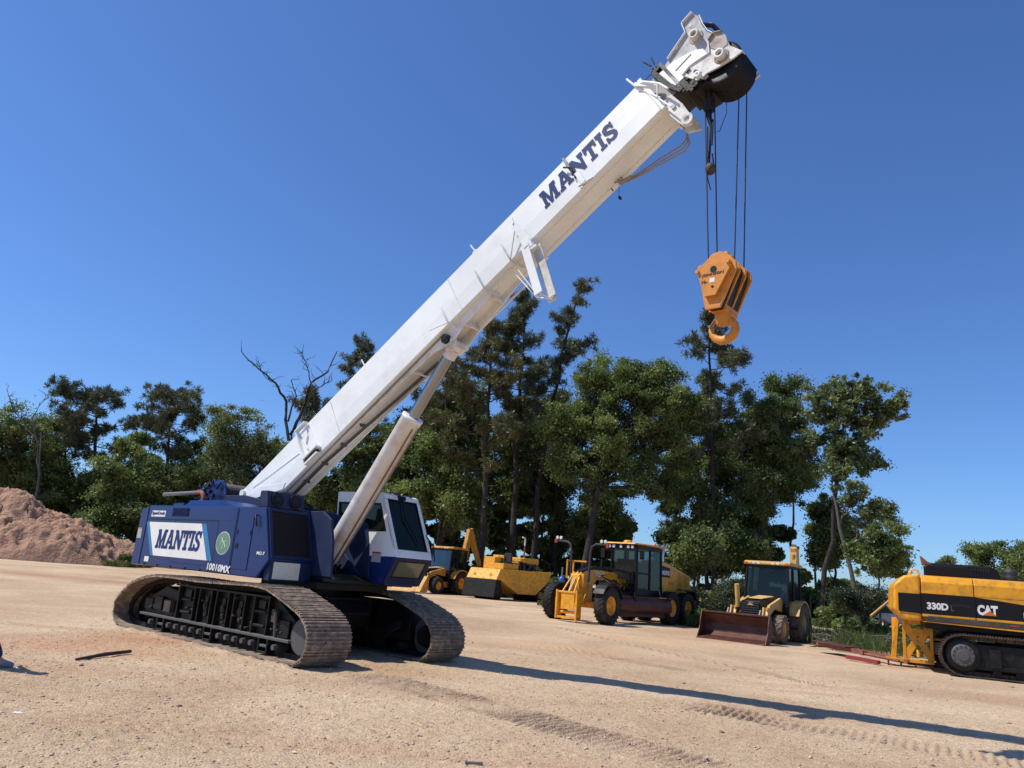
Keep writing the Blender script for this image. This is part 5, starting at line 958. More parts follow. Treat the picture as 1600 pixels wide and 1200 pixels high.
ys=np.concatenate([np.linspace(-100,-2,8)[:-1],np.linspace(-2,3,12)[:-1],np.linspace(3,18,800)[:-1],np.linspace(18,36,120)[:-1],np.linspace(36,75,60)[:-1],np.linspace(75,1500,14)])
go=tag(grid(xs,ys,ghf,'ground',GM),kind='structure'); at_=go.data.attributes.new('disturbed','FLOAT','POINT'); at_.data.foreach_set('value',DM['m'].astype(np.float32).ravel())
# loose stones
def stones(n,x0,x1,y0,y1,s0,s1,name,mt,seed):
    r=np.random.default_rng(seed); ico=np.array([(0,0,1),(.9,0,.2),(.28,.85,.1),(-.72,.53,.25),(-.72,-.53,.1),(.28,-.85,.2),(0,0,-.6)]); fc=np.array([(0,1,2),(0,2,3),(0,3,4),(0,4,5),(0,5,1),(6,2,1),(6,3,2),(6,4,3),(6,5,4),(6,1,5)])
    y=y0+(y1-y0)*r.random(n)**1.6; x=x0+(x1-x0)*r.random(n); x=x*(.45+.55*y/y1) ; s=s0*(s1/s0)**(r.random(n)**2.2); a=r.uniform(0,6.28,n)
    z=ghf(x,y)
    v=ico[None]*s[:,None,None]*(1+.25*r.standard_normal((n,7,1)))*np.stack([r.uniform(.7,1.3,n),r.uniform(.7,1.3,n),r.uniform(.4,.8,n)],-1)[:,None]
    c,s_=np.cos(a)[:,None],np.sin(a)[:,None]; vx=v[...,0]*c-v[...,1]*s_; vy=v[...,0]*s_+v[...,1]*c; co=np.stack([vx+x[:,None],vy+y[:,None],v[...,2]+z[:,None]],-1).reshape(-1,3)
    q=(fc[None]+7*np.arange(n)[:,None,None]).reshape(-1,3); return npmesh(name,co,q,mt)
SM=mat('tan_pebble',(.55,.42,.30),.9,dirt=(.27,.20,.14),damt=.9,dscale=2.5,vary=.3)
tag(stones(26000,-9,11,3,19,.006,.024,'gravel',SM,4),'loose tan pebbles scattered over the dirt yard','gravel','stuff')
tag(stones(420,-12,16,4,26,.010,.04,'dirt_clods',mat('brown_clod',(.25,.16,.10),.95,dirt=(.12,.08,.05),damt=.8),8),'small brown clods strewn over the dirt yard','dirt clods','stuff')
# ---------------- dirt pile at left
def pile():
    cx,cy=atx(-15,50),51.; 
    def hf(X,Y):
        x=(X-cx); y=(Y-cy); 
        r=np.sqrt((np.where(x>0,x/9.5,x/16))**2+(y/6.8)**2); h=4.45*np.clip(1-r,0,None)**.8
        r2=np.sqrt(((X-atx(150,47))/6.5)**2+((Y-47.5)/4)**2); h=np.maximum(h,2.0*np.clip(1-r2,0,None)) if False else h
        n=fbm(X,Y,91,.45,6); n2=fbm(X,Y,191,1.9,4); m=sm(0,.8,h); return .15+h+m*(n*1.2+np.abs(n2)*-.9+.2)-.12*(h<=0)
    xs=np.linspace(cx-17,cx+13,230); ys=np.linspace(cy-8,cy+8,120); return grid(xs,ys,hf,'dirt_pile',None,False)
PM=mat('brown_pile_soil',(.42,.25,.165),.97,dirt=(.20,.115,.07),damt=.85,dscale=.7,bump=.9,bscale=7,vary=.25,spec=.1)
MATS['brown_pile_soil'].node_tree.nodes['Bump'].inputs['Distance'].default_value=.12
p_=pile(); p_.data.materials.clear(); p_.data.materials.append(PM); tag(p_,'tall heap of brown crumbly soil rising at the left edge','dirt pile','thing')
# ================================================= TREES
def leafmat(name,c1,c2,tr=.45):
    m=bpy.data.materials.new(name); m.use_nodes=True; nt=m.node_tree; L=nt.links.new; nt.nodes.remove(nt.nodes['Principled BSDF']); out=nt.nodes['Material Output']
    tc=_n(nt,'ShaderNodeTexCoord'); n=_n(nt,'ShaderNodeTexNoise'); n.inputs['Scale'].default_value=.55; n.inputs['Detail'].default_value=2; L(tc.outputs['Object'],n.inputs['Vector'])
    n2=_n(nt,'ShaderNodeTexWhiteNoise'); sn=_n(nt,'ShaderNodeVectorMath',operation='SNAP'); sn.inputs[1].default_value=(.23,.23,.23); L(tc.outputs['Object'],sn.inputs[0]); L(sn.outputs['Vector'],n2.inputs['Vector'])
    r=_n(nt,'ShaderNodeValToRGB'); r.color_ramp.elements[0].position=.35; r.color_ramp.elements[1].position=.68; r.color_ramp.elements[0].color=(*c1,1); r.color_ramp.elements[1].color=(*c2,1); L(n.outputs['Fac'],r.inputs['Fac'])
    hs=_n(nt,'ShaderNodeHueSaturation'); mr=_n(nt,'ShaderNodeMapRange'); mr.inputs['To Min'].default_value=.75; mr.inputs['To Max'].default_value=1.28; L(n2.outputs['Value'],mr.inputs['Value']); L(mr.outputs['Result'],hs.inputs['Value']); L(r.outputs['Color'],hs.inputs['Color'])
    d=_n(nt,'ShaderNodeBsdfDiffuse'); t=_n(nt,'ShaderNodeBsdfTranslucent'); mx=_n(nt,'ShaderNodeMixShader'); mx.inputs['Fac'].default_value=tr; g=_n(nt,'ShaderNodeBsdfGlossy'); g.inputs['Roughness'].default_value=.45; m2=_n(nt,'ShaderNodeMixShader'); m2.inputs['Fac'].default_value=.035
    L(hs.outputs['Color'],d.inputs['Color']); L(hs.outputs['Color'],t.inputs['Color']); L(d.outputs[0],mx.inputs[1]); L(t.outputs[0],mx.inputs[2]); L(mx.outputs[0],m2.inputs[1]); L(g.outputs[0],m2.inputs[2]); L(m2.outputs[0],out.inputs['Surface']); return m
LF={'oak':leafmat('oak_leaf',(.092,.136,.034),(.255,.315,.095)),'dark':leafmat('dark_leaf',(.078,.118,.036),(.21,.262,.082)),'light':leafmat('light_leaf',(.105,.145,.05),(.25,.30,.12),.45),'pine':leafmat('pine_needle',(.070,.085,.042),(.165,.175,.085),.2),'pineb':leafmat('old_pine_needle',(.075,.080,.032),(.165,.16,.06),.2),'weed':leafmat('weed_leaf',(.06,.10,.02),(.16,.20,.05),.4),'bush':leafmat('dusty_bush_leaf',(.05,.065,.03),(.11,.125,.06),.3)}
BARK=mat('dark_bark',(.028,.022,.018),.95,dirt=(.10,.08,.065),damt=.7,dscale=3,bump=.6,bscale=9); BARKG=mat('grey_bark',(.14,.125,.105),.95,dirt=(.06,.05,.04),damt=.7,dscale=2,bump=.6)
def cards(cen,nor_bias,ln,wd,rng,ax=None):
    n=len(cen); a=rng.standard_normal((n,3)) if ax is None else ax; a/=np.linalg.norm(a,axis=1,keepdims=True)+1e-9
    u=rng.standard_normal((n,3)); u[:,2]+=nor_bias; b=np.cross(a,u); b/=np.linalg.norm(b,axis=1,keepdims=True)+1e-9
    l=(ln*rng.uniform(.6,1.35,n))[:,None]; w=(wd*rng.uniform(.6,1.35,n))[:,None]
    co=np.stack([cen-a*l,cen-b*w,cen+a*l,cen+b*w],1).reshape(-1,3); return co,np.arange(n*4).reshape(-1,4)
def tube_np(path,r0,r1,k=6):
    path=np.asarray(path,float); n=len(path); t=np.gradient(path,axis=0); t/=np.linalg.norm(t,axis=1,keepdims=True)+1e-9
    up=np.where(np.abs(t[:,2:3])>.9,np.array([[1.,0,0]]),np.array([[0,0,1.]])); a=np.cross(t,up); a/=np.linalg.norm(a,axis=1,keepdims=True)+1e-9; b=np.cross(t,a)
    r=np.linspace(r0,r1,n)[:,None,None]; an=np.linspace(0,2*PI,k,endpoint=False)[None,:,None]
    co=(path[:,None]+(a[:,None]*np.cos(an)+b[:,None]*np.sin(an))*r).reshape(-1,3); i=np.arange(n*k).reshape(n,k); j=np.roll(i,-1,1); return co,np.stack([i[:-1],j[:-1],j[1:],i[1:]],-1).reshape(-1,4)
def join(L):
    co=[];q=[];b=0
    for c,f in L: co.append(c);q.append(f+b);b+=len(c)
    return np.concatenate(co),np.concatenate(q)
def bend(a,b,rng,amp,n=6,sag=0.):
    a=np.array(a,float);b=np.array(b,float); t=np.linspace(0,1,n)[:,None]; p=a+(b-a)*t; w=rng.standard_normal((n,3))*amp*np.linalg.norm(b-a); w[0]=0; w[-1]=0; p+=w*np.sin(t*PI); p[:,2]+=sag*np.sin(t[:,0]*PI); return p
def deciduous(name,label,base,H,top,lobes,leaf,seed,trunk_top=None,r0=.25,nl=9000,ls=.16,group=None,cl=.8,bark=None,dens=1.,twigs=True,cat='tree'):
    nl=nl*3.3; ls=ls*.64; cl=cl*.78; dens=dens*1.25
    """lobes: list of (dx,dy,z,rx,ry,rz) ellipsoids of the crown, relative to base"""
    rng=np.random.default_rng(seed); root=bpy.data.objects.new(name,None); COL.objects.link(root); root.location=base; tag(root,label,cat,group=group)
    tt=np.array(trunk_top if trunk_top is not None else (top[0]*.5,0,H*.55)); trunk=bend((0,0,-.3),tt,rng,.009,8); parts=[tube_np(trunk,r0*1.15,r0*.5,9)]
    cents=[];rad=[]
    for (dx,dy,z,rx,ry,rz) in lobes:
        vol=rx*ry*rz; n=max(5,int(6.5*dens*(rx*rz)/cl**1.2*.55)); u=rng.standard_normal((n,3)); u/=np.linalg.norm(u,axis=1,keepdims=True); u*=(rng.uniform(.1,1.,n)**.6*rng.choice([1,1,1,1.22],n))[:,None]; c=u*np.array([rx,ry,rz])+np.array([dx,dy,z]); 
        lc=np.array([dx,dy,z-.5*rz]); st=trunk[np.argmin(np.linalg.norm(trunk-lc*.8,axis=1))] if z<tt[2] else tt
        limb=bend(st,(dx,dy,z-.2*rz),rng,.05,7); parts.append(tube_np(limb,r0*.42,r0*.16,7))
        for k in range(n):
            j=min(6,int(rng.uniform(2,7))); br=bend(limb[j],c[k],rng,.06,5); parts.append(tube_np(br,r0*.12,.012,4))
        cents.append(c); rad.append(np.full(n,cl)*rng.uniform(.4,1.35,n))
    cents=np.concatenate(cents);rad=np.concatenate(rad); N=int(nl); w=rad**2; idx=rng.choice(len(cents),N,p=w/w.sum())
    an_=rng.uniform(.55,1.45,(len(cents),3)); u=rng.standard_normal((N,3))*.48*(1+.22*(rng.random((N,1))<.12)*rng.exponential(1,(N,1))); P=cents[idx]+u*rad[idx][:,None]*an_[idx]*np.array([1.,1.,.8]); 
    co,q=cards(P,1.2,ls,ls*.62,rng); cr=npmesh('crown',co,q,LF[leaf]); cr.parent=root
    c2,q2=join(parts); tk=npmesh('trunk',c2,q2,bark or BARK,True); tk.parent=root; return root
def pine(name,label,base,H,seed,crown=(.45,1.),wid=2.6,lean=(0,0),r0=.22,nb=34,leaf='pine',mid=None,dead=4,group=None,tuft=.42,gaps=None,flat=False):
    rng=np.random.default_rng(seed); root=bpy.data.objects.new(name,None); COL.objects.link(root); root.location=base; tag(root,label,'tree',group=group)
    tr=bend((0,0,-.3),(lean[0],lean[1],H*.97),rng,.0035,14)
    if mid is not None: tr[:,0]+=mid*np.sin(np.linspace(0,1,14)*PI)
    parts=[tube_np(tr,r0*1.1,.05,9)]; tf=[];td=[]
    nb=int(nb*.62)
    for k in range(nb+dead):
        isd=k>=nb; f=rng.uniform(crown[0]-.25,crown[0]) if isd else crown[0]+(crown[1]-crown[0])*((k+rng.random())/nb)**.85; f=min(max(f,.1),.985)
        z=f*13; i=min(12,int(z)); p=tr[i]+(tr[i+1]-tr[i])*(z-i); g_=(f-crown[0])/(crown[1]-crown[0]) if not isd else 0
        prof=(math.sin(min(1,max(.12,g_*.9+.18))*PI)**.7 if not flat else (.55+.6*g_ if g_<.75 else 1.35-.9*g_))
        ln=wid*max(.28,prof)*rng.uniform(.35,1.3)*(.6 if isd else 1); an=rng.uniform(0,2*PI); el=rng.uniform(-.1,.35)+.55*g_*g_
        e=p+np.array([math.cos(an)*math.cos(el),math.sin(an)*math.cos(el),math.sin(el)])*ln; br=bend(p,e,rng,.04,6,sag=-.06*ln); br[-1,2]+=.12*ln; parts.append(tube_np(br,r0*.26*(1-.6*max(g_,0)),.015,5))
        if isd: continue
        nt=int(4+ln*5.5)
        for _ in range(nt):
            s=rng.uniform(.5,1.04)**.8; j=min(4,int(s*5)); q=br[j]+(br[min(j+1,5)]-br[j])*(s*5-j); o=rng.standard_normal(3)*np.array([.34,.34,.16])*(.4+ln*.28); c=q+o; tf.append(c); td.append(o); 
            if rng.random()<.5: parts.append(tube_np(np.array([q,c]),.018,.008,3))
    for _ in range(6): tf.append(tr[-1]+rng.standard_normal(3)*np.array([.25,.25,.3])); td.append(np.array([0,0,1.]))
    tf=np.array(tf); nn=74; M=len(tf); C=np.repeat(tf,nn,0); ax=rng.standard_normal((M*nn,3)); ax[:,2]+=.35; ax/=np.linalg.norm(ax,axis=1,keepdims=True); rr=tuft*rng.uniform(.15,.85,(M*nn,1)); P=C+ax*rr
    co,q=cards(P,0,.16,.026,rng,ax); cr=npmesh('crown',co,q,LF[leaf]); cr.parent=root; c2,q2=join(parts); tk=npmesh('trunk',c2,q2,BARK,True); tk.parent=root; return root
def bare(name,label,base,limbs,seed,r0=.16,bark=None):
    rng=np.random.default_rng(seed); root=bpy.data.objects.new(name,None); COL.objects.link(root); root.location=base; tag(root,label,'tree'); 
    for li,(pts,ra) in enumerate(limbs):
        pts=np.array(pts,float); fine=[]; 
        for i in range(len(pts)-1): fine.append(bend(pts[i],pts[i+1],rng,.03,5)[:-1])
        fine.append(pts[-1:]); p=np.concatenate(fine); parts=[tube_np(p,ra,max(.015,ra*.25),7)]
        if li>0 or len(limbs)==1:
            for k in range(9):
                i=rng.integers(len(p)//3,len(p)); e=p[i]+np.array([rng.uniform(-.9,.9),rng.uniform(-.5,.5),rng.uniform(.1,.9)]); b=bend(p[i],e,rng,.1,5); parts.append(tube_np(b,.03,.008,4))
        c,q=join(parts); o=npmesh('trunk' if li==0 else 'bare_limb',c,q,bark or BARK,True); o.parent=root
    return root
def B(px,Y): return V((atx(px,Y),Y,gz(0,Y)-.05))
def dxz(px,py,Y,b):   # offsets relative to base of a photo point at depth Y
    x,z=atz(px,py,Y); return x-b.x,z-b.z
def dec(label,bpx,Y,lobes_px,leaf,seed,name='broadleaf_tree',tt=None,**k):
    b=B(bpx,Y); lobes=[]; top=0
    for (px,py,rx,rz) in lobes_px:
        dx,dz=dxz(px,py,Y,b); s=Y/FPX; lobes.append((dx,random.uniform(-1,1),dz,rx*s,min(rx*s,3.2)*.9,rz*s)); top=max(top,dz+rz*s)
    if tt: x_,z_=dxz(tt[0],tt[1],Y,b); tt=(x_,0,z_)
    return deciduous(name,label,b,top,(0,0),lobes,leaf,seed,trunk_top=tt,**k)
def pin(label,bpx,Y,tpx,tpy,seed,wid_px,c0,**k):
    b=B(bpx,Y); x,z=dxz(tpx,tpy,Y,b); return pine('pine_tree',label,b,z,seed,crown=(c0,1.),wid=wid_px*Y/FPX,lean=(x,0),**k)
# left group
dec('dark green broadleaf tree at the left edge behind the soil heap',12,60,[(20,700,62,52),(-30,740,50,60),(60,760,45,50),(30,670,35,28),(10,820,60,40)],'oak',101,nl=15000,ls=.15)
b=B(45,58); bare('dead_tree','grey leafless branches poking above the leftmost crowns',b,[([(0,0,0),(-.3,0,6),(-.9,0,9.2)],.14),([(-.6,0,8.),(*dxz(20,640,58,b)[:1],0,dxz(20,640,58,b)[1]),(dxz(12,612,58,b)[0],0,dxz(12,612,58,b)[1])],.06),([(-.3,0,6),(dxz(50,652,58,b)[0],0,dxz(50,652,58,b)[1]),(dxz(72,618,58,b)[0],0,dxz(72,618,58,b)[1])],.06)],4,bark=BARKG)
pin('round-crowned pine with a bare dark trunk, leftmost pine beyond the soil heap',157,62,152,607,11,62,.56,nb=46,flat=True,r0=.24)
dec('brownish green tree between the leftmost pine and the dead branches',95,64,[(95,680,45,34),(80,740,45,40),(115,800,50,40)],'dark',102,nl=11000)
pin('flat-topped pine second from the left with spreading crown',262,62,268,608,12,64,.60,nb=48,flat=True,r0=.22)
dec('leafy green tree filling the gap between the two left pines',205,59,[(205,738,42,36),(190,780,50,40),(235,790,45,40),(160,830,40,30)],'oak',103,nl=15000)
dec('dark shaded tree right of the second pine',300,60,[(290,740,38,40),(310,800,42,40),(265,820,45,30)],'dark',104,nl=12000)
dec('pale green feathery tree left of the boom foot',385,58,[(375,668,45,34),(350,720,36,40),(410,710,38,40),(380,770,50,40)],'light',105,nl=13000,ls=.13,dens=.9)
b=B(452,55); D=lambda px,py:(dxz(px,py,55,b)[0],random.uniform(-.6,.6),dxz(px,py,55,b)[1])
bare('dead_tree','big leafless dead tree with forked dark branches against the sky left of the boom',b,[([(0,0,0),D(455,720),D(452,672)],.26),([D(454,690),D(445,625),D(432,600),D(405,577),D(380,551)],.12),([D(455,680),D(470,640),D(488,600),D(512,580),D(526,548)],.13),([D(460,670),D(480,625),D(500,608),D(520,598)],.09),([D(452,660),D(462,618),D(455,595)],.08),([D(488,600),D(480,575),D(473,552)],.05),([D(432,600),D(415,590),D(400,566)],.04)],5)
pin('dark pine standing behind the big dead tree',478,60,490,607,13,46,.60,nb=34)
pin('tall pine rising behind the middle of the boom',560,60,572,524,14,52,.50,nb=46,r0=.23)
dec('green tree under the boom left of the lift cylinder',600,58,[(560,720,40,45),(615,690,42,40),(590,780,45,40),(520,760,40,35)],'dark',106,nl=14000)
# centre pines
pin('tall straight pine with dark trunk left of the roller',752,52,770,498,15,72,.44,nb=62,r0=.26,leaf='pineb',dead=6)
pin('tall bare-limbed pine behind the boom bracket',800,55,822,446,16,52,.50,nb=60,r0=.25,dead=6)
pin('leaning pine with sparse tufted top left of the hook block',835,56,908,434,17,58,.52,nb=34,r0=.25,mid=-.9,dead=6)
pin('shaggy brownish pine behind the lift cylinder top',690,58,700,552,18,56,.42,nb=56,r0=.23,leaf='pineb')
dec('yellowish green tree behind the crane cab',680,54,[(665,700,40,40),(700,740,42,42),(650,770,40,40),(720,800,40,35)],'oak',107,nl=15000,r0=.16)
dec('broad green tree between the pines and the roller exhaust',790,58,[(800,700,45,45),(760,760,45,45),(820,770,40,40)],'dark',108,nl=13000)
dec('huge rounded green tree with spreading limbs behind the grader',905,51,[(965,595,58,40),(1020,600,44,34),(930,590,38,30),(885,660,40,40),(1065,640,34,36),(915,650,60,50),(1010,630,60,46),(970,690,70,50),(1050,690,44,50),(900,720,40,36),(1000,740,46,34),(1045,760,40,26),(930,760,30,26)],'oak',109,nl=46000,ls=.13,r0=.30,cl=.8,tt=(935,760),dens=1.1)
pin('tall pine behind the hook block with one long low limb',1117,52,1108,478,19,66,.50,nb=50,r0=.20,dead=5)
dec('dark leafy tree around the lower trunk of the hook block pine',1105,54,[(1080,770,34,30),(1150,740,40,36),(1120,800,40,34),(1085,830,40,26)],'dark',110,nl=14000,r0=.16)
dec('dark green tree between the hook pine and the rightmost tall tree',1190,53,[(1205,645,48,38),(1185,690,46,40),(1225,710,44,44),(1190,770,40,40),(1240,760,34,34)],'dark',111,nl=22000,r0=.2,ls=.13)
dec('open-crowned tree with pale leaf clusters and slanting trunk, rightmost tall tree',1278,50,[(1330,612,62,24),(1285,640,38,28),(1360,650,40,30),(1310,690,44,30),(1388,640,22,22),(1330,720,44,22),(1260,690,26,22)],'light',112,nl=8500,ls=.17,r0=.17,tt=(1318,665),cl=.42,dens=1.6)
dec('thin leaning grey-barked tree behind the excavator tail',1345,48,[(1320,770,26,20),(1350,800,30,22),(1300,740,22,20),(1385,800,26,16)],'light',113,nl=4200,ls=.13,r0=.15,tt=(1300,760),cl=.4,bark=BARKG,dens=1.3)
dec('small bushy tree left of the excavator counterweight',1375,44,[(1370,840,32,22),(1350,870,36,26),(1390,880,26,26)],'oak',114,nl=9000,ls=.11,r0=.08,cl=.5)
dec('slender young tree on the skyline above the counterweight',1414,60,[(1414,858,14,18),(1410,880,16,14)],'dark',115,nl=2600,ls=.13,r0=.07,cl=.4)
dec('round distant tree at the right edge above the excavator hood',1565,75,[(1545,858,28,20),(1580,880,34,20),(1600,870,24,18),(1560,895,40,18)],'oak',116,nl=9000,ls=.17,r0=.2,cl=.8)
dec('low pale bush poking over the excavator hood',1484,70,[(1470,886,12,8),(1488,880,12,10)],'light',117,nl=1500,ls=.13,r0=.05,cl=.4,name='bush',cat='bush')
for i,(px,Y,tp,py,lb) in enumerate(((640,62,645,640,'slim pine trunk seen left of the lift cylinder'),(870,60,868,620,'dark pine behind the leaning pine trunk'),(1062,60,1058,700,'slim dark pine behind the grader exhaust'))):
    pin(lb,px,Y,tp,py,40+i,34,.4,nb=40,r0=.2)
for i,(px,Y,ls_,lf,lb) in enumerate((
 (705,61,[(690,650,46,40),(655,670,40,36),(735,640,44,40),(710,720,50,40)],'dark','dark broadleaf crown filling the space between the lift cylinder top and the straight pine'),
 (842,63,[(850,640,36,44),(830,690,44,44),(870,740,40,40)],'dark','dark broadleaf crown behind the two trunks left of the huge round tree'),
 (1090,60,[(1090,660,36,36),(1075,725,40,44),(1130,700,36,36),(1110,610,24,24)],'oak','green crown between the huge round tree and the hook block pine'),
 (1240,58,[(1240,660,36,32),(1248,720,36,36),(1225,610,24,18)],'dark','dark crown joining the two tall trees behind the backhoe'),
 (330,64,[(330,735,34,30),(430,715,30,26)],'oak','green crown just left of the big dead tree'),
 (1175,57,[(1165,825,34,34),(1185,780,30,30),(1150,870,34,26),(1190,840,24,30)],'dark','dark tree filling the wood just left of the sky gap by the backhoe'),
 (1305,55,[(1290,800,26,30),(1318,850,34,30),(1285,870,22,26)],'dark','dark tree between the two slanting trunks behind the backhoe arm'),
 (1030,58,[(1075,850,36,26),(1050,880,30,20)],'dark','dark tree low between grader exhaust and hook block pine'),
 (250,63,[(250,770,60,50),(150,770,40,40)],'dark','dark tree low in the wood beneath the two left pines'),
 (630,64,[(620,740,50,60),(560,790,50,50),(500,790,40,40)],'dark','dark tree deep in the wood behind the lift cylinder'),
 (860,62,[(850,760,45,50),(880,830,45,40)],'dark','dark tree in shade directly behind the roller exhaust'),
 (960,60,[(960,800,40,40),(930,830,40,35)],'dark','dark shaded tree behind the grader lamp stalks'),
 (440,62,[(440,760,40,40),(460,800,40,30)],'dark','dark tree visible beneath the boom foot'),
 (745,64,[(740,690,50,50),(720,780,50,50)],'dark','dark tree behind the straight pine trunk'),
 (1165,50,[(1165,860,30,22),(1140,845,26,20)],'dark','dark sapling between grader and backhoe cab'),
 (1275,56,[(1290,850,30,30),(1310,820,24,20)],'oak','small green tree behind the backhoe digging arm'),
 (40,66,[(40,740,60,50),(0,790,50,40)],'dark','dark tree low at the far left edge'),
 (1085,47,[(1080,870,22,18),(1095,850,18,16)],'dark','small dark sapling right of the grader engine'))):
    dec(lb,px,Y,ls_,lf,200+i,nl=9000,r0=.12)
# undergrowth masses: nobody could count the stems
def mass(name,label,boxes,leaf,seed,n,ls,cat,cl=.7):
    rng=np.random.default_rng(seed); P=[]
    w=np.array([ (b[1]-b[0])*(b[3]) for b in boxes],float); w/=w.sum()
    for (x0,x1,Y,h,dY),wi in zip(boxes,w):
        m=int(n*wi); k=max(8,int(abs(x1-x0)*h*.55)); cx=rng.uniform(x0,x1,k); cy=Y+rng.uniform(-dY,dY,k); hh=h*(.55+.45*np.sin(cx*.9)*np.sin(cx*.37+1)+.15*rng.standard_normal(k)).clip(.62,1.1); cz=rng.random(k)**1.05*hh; idx=rng.integers(0,k,m); u=rng.standard_normal((m,3)); u/=np.linalg.norm(u,axis=1,keepdims=True); u*=(rng.random(m)**.4)[:,None]; P.append(np.stack([cx,cy,cz],-1)[idx]+u*np.array([cl,cl,cl*.6]))
    P=np.concatenate(P); P=P[P[:,2]>-.1]; P[:,2]+=.2; co,q=cards(P,1.,ls,ls*.6,rng); return tag(npmesh(name,co,q,LF[leaf]),label,cat,'stuff')
X=atx
mass('undergrowth','dense dark undergrowth filling the wood under the trees',[(X(-120,68),X(330,68),68,10.5,3),(X(280,68),X(640,68),68,10.5,3),(X(600,66),X(880,66),66,14.5,3),(X(880,64),X(985,64),64,9,2),(X(960,62),X(1080,62),62,4.6,2),(X(1060,60),X(1215,60),60,9.,2),(X(1200,58),X(1340,58),58,4.0,2)],'dark',301,420000,.18,'undergrowth',1.1)
mass('undergrowth','low green brush along the front edge of the wood',[(X(60,56),X(620,56),56,2.6,1.5),(X(640,54),X(1010,54),54,2.0,1.5),(X(1000,46),X(1330,46),46,2.2,2),(X(1290,36),X(1460,36),36,1.8,3),(X(1440,45),X(1700,45),45,2.2,2)],'oak',302,90000,.12,'brush',.6)
mass('weeds','tall pale green weeds at the edge of the dirt yard',[(X(150,50),X(215,50),50,1.0,1.2),(X(700,50.5),X(728,50.5),50.5,.9,.4),(X(850,42),X(880,42),42,1,1),(X(1060,35),X(1180,35),35,.9,1),(X(1270,30),X(1560,30),30,.9,3)],'weed',303,16000,.07,'weeds',.35)
def grassblades(n,boxes,seed):
    rng=np.random.default_rng(seed); C=[]
    for (x0,x1,y0,y1) in boxes: m=n//len(boxes); C.append(np.stack([rng.uniform(x0,x1,m),rng.uniform(y0,y1,m),np.zeros(m)],-1))
    C=np.concatenate(C); n=len(C); h=rng.uniform(.15,.55,n); ax=rng.standard_normal((n,3))*.35; ax[:,2]=1; C[:,2]=.15+h*.5; co,q=cards(C,0,h.mean()*.8,.014,rng,ax); return tag(npmesh('grass',co,q,LF['weed']),'long uncut grass blades along the wood edge','grass','stuff')
grassblades(22000,[(X(130,50),X(215,50),48,53),(X(690,51),X(735,51),50,52),(X(1060,36),X(1190,36),34,38),(X(1270,28),X(1480,28),26,33)],9)
# dusty bushes
dec('rounded grey-green bush between the grader and the backhoe bucket',1150,38,[(1150,925,40,26),(1120,940,30,20)],'bush',401,nl=9000,ls=.06,r0=.04,cl=.5,name='bush',cat='bush',dens=1.6)
dec('scrubby green bush beside the backhoe rear tyre',1320,33,[(1320,935,34,22),(1350,945,30,18)],'bush',402,nl=8000,ls=.06,r0=.04,cl=.45,name='bush',cat='bush',dens=1.6)
# brush debris heap of grey branches near beams
g=G().m(BARKG); rr=random.Random(77)
for i in range(40):
    a=V((atx(rr.uniform(1285,1330),27.5),27.5+rr.uniform(-.8,.8),rr.uniform(.05,.5))); b=a+V((rr.uniform(-.9,.9),rr.uniform(-.5,.5),rr.uniform(-.3,.4))); b.z=max(.03,b.z); g.tube([a,(a+b)/2+V((0,0,.05)),b],rr.uniform(.012,.03),5)
tag(g.build('branch_debris'),'heap of dry grey branches behind the rusty channel','branches',kind='stuff')
g=G().m(BARKG)
for i in range(30):
    a=V((atx(rr.uniform(1375,1425),27),27+rr.uniform(-.8,.8),rr.uniform(.1,.9))); b=a+V((rr.uniform(-.9,.9),rr.uniform(-.5,.5),rr.uniform(-.4,.4))); b.z=max(.03,b.z); g.tube([a,(a+b)/2+V((0,0,.05)),b],rr.uniform(.012,.03),5)
tag(g.build('branch_debris'),'dry brown branches piled left of the yellow coupler frame','branches',kind='stuff')
# ---------------- far carport and parked boats/cars seen through the brush
Y=62; 
def shed(label,p0,p1,py,Y,h=.12):
    x0,z0=atz(p0,py,Y); x1,_=atz(p1,py,Y); t=bpy.data.objects.new('carport',None); COL.objects.link(t); t.location=((x0+x1)/2,Y,.2); tag(t,label,'carport'); w=(x1-x0)/2; zz=z0-.2
    g=G().m(WHITED); g.hexa([(-w,-2.2,zz-.25),(w,-2.2,zz-.25),(w,2.2,zz-.1),(-w,2.2,zz-.1)],[(-w,-2.2,zz-.15),(w,-2.2,zz-.15),(w,2.2,zz+.1),(-w,2.2,zz+.1)]); g.build('roof',t)
    for x in (-w+.1,w-.1):
        for y in (-2,2): g=G().m(WHITED).box(x-.05,x+.05,y-.05,y+.05,0,zz-.1); g.build('post',t)
shed('low pale-roofed carport far behind the backhoe arm',1308,1345,912,60); shed('flat grey-roofed carport just left of the excavator counterweight',1360,1425,920,58)
def car(name,label,px,Y,az,mt,cat):
    t=empty(name,V((atx(px,Y),Y,.23)),az,label,cat); g=G().m(mt); g.prism([(-2.2,.35),(-2.2,.95),(-1.6,1.0),(-1.1,1.5),(.5,1.5),(1.1,1.0),(2.1,.85),(2.2,.35)],-.88,.88); g.build('body',t,.08,seg=3); g=G().m(GLASS); g.prism([(-1.45,1.0),(-1.05,1.42),(.45,1.42),(.95,1.0)],-.89,.89); g.build('side_window',t)
    for x in (-1.35,1.35):
        for y in (.8,-.8): wheel(t,(x,y,.33),.33,.2,.2,STEEL,RUB,1 if y>0 else -1)
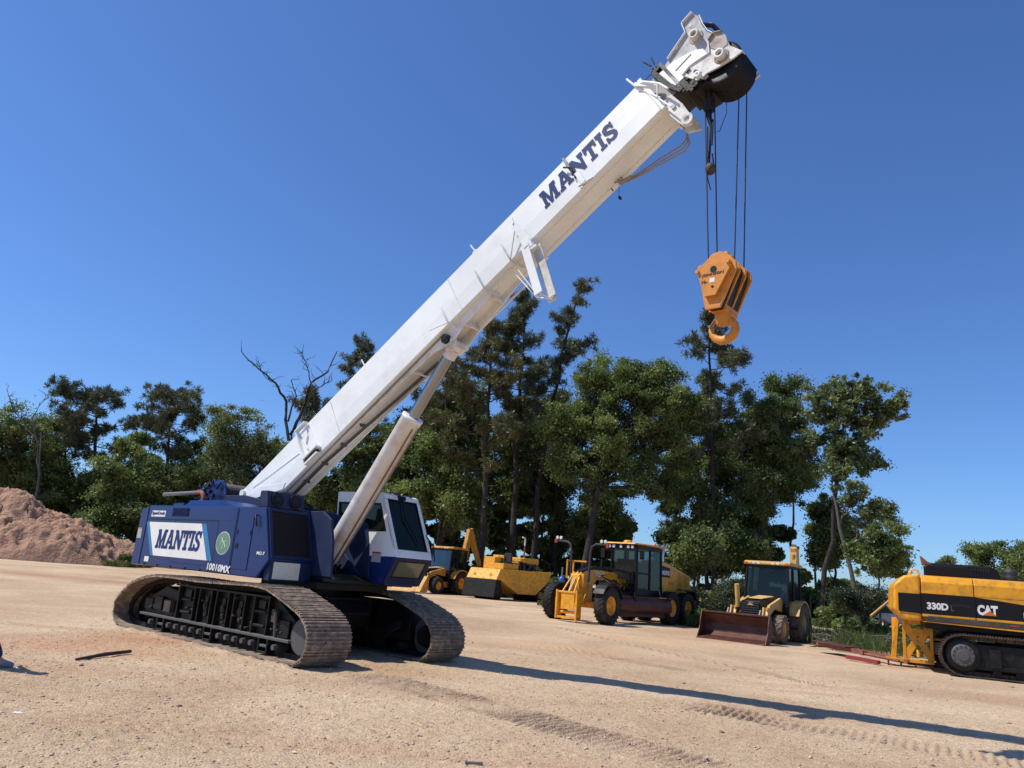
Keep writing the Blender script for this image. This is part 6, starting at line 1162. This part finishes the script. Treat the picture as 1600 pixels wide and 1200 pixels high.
car('parked_car','small white car far off, seen through the brush left of the counterweight',1362,60,100,WHITE,'car'); car('parked_car','pale silver car half hidden behind the leaning yellow pole',1392,56,95,mat('silver_paint',(.5,.5,.5),.3,metal=.4),'car')
# ================================================= SKY, SUN, CAMERA
w=bpy.data.worlds.new('World'); sc.world=w; w.use_nodes=True; nt=w.node_tree; bg=nt.nodes['Background']
sky=nt.nodes.new('ShaderNodeTexSky'); sky.sky_type='NISHITA'; sky.sun_disc=False; sky.sun_elevation=R(55.5); sky.sun_rotation=R(266.4); sky.altitude=0; sky.air_density=SKYP[0]; sky.dust_density=SKYP[1]; sky.ozone_density=SKYP[2]
tn=nt.nodes.new('ShaderNodeMixRGB'); tn.blend_type='MULTIPLY'; tn.inputs[0].default_value=1; tn.inputs[2].default_value=(.66,.885,1.215,1); nt.links.new(sky.outputs[0],tn.inputs[1]); nt.links.new(tn.outputs[0],bg.inputs[0]); bg.inputs[1].default_value=SKYP[3]
sd=bpy.data.lights.new('sun','SUN'); sd.energy=SUNP; sd.angle=R(.53); sd.color=(1,.955,.885); so=bpy.data.objects.new('sun',sd); COL.objects.link(so)
a=R(86.4); tl=1/math.tan(R(55.5)); so.rotation_euler=V((math.sin(a)*tl,math.cos(a)*tl,-1)).to_track_quat('-Z','Y').to_euler()
cd=bpy.data.cameras.new('camera'); cd.lens=FPX/1600*36; cd.sensor_width=36; cd.clip_start=.1; cd.clip_end=6000; co=bpy.data.objects.new('camera',cd); COL.objects.link(co)
Rt=V((1,0,0)); Up=V((0,-math.sin(PITCH),math.cos(PITCH))); Fw=V((0,math.cos(PITCH),math.sin(PITCH)))
cx=Rt*math.cos(ROLL)+Up*math.sin(ROLL); cu=-Rt*math.sin(ROLL)+Up*math.cos(ROLL)
co.matrix_world=frame(V((0,0,CH)),cx,cu,-Fw); sc.camera=co
sc.view_settings.view_transform='Standard'; sc.view_settings.look='None'; sc.view_settings.exposure=EXPO; sc.view_settings.gamma=1
sc.render.resolution_x=1024; sc.render.resolution_y=768; sc.cycles.max_bounces=6; sc.cycles.transparent_max_bounces=4
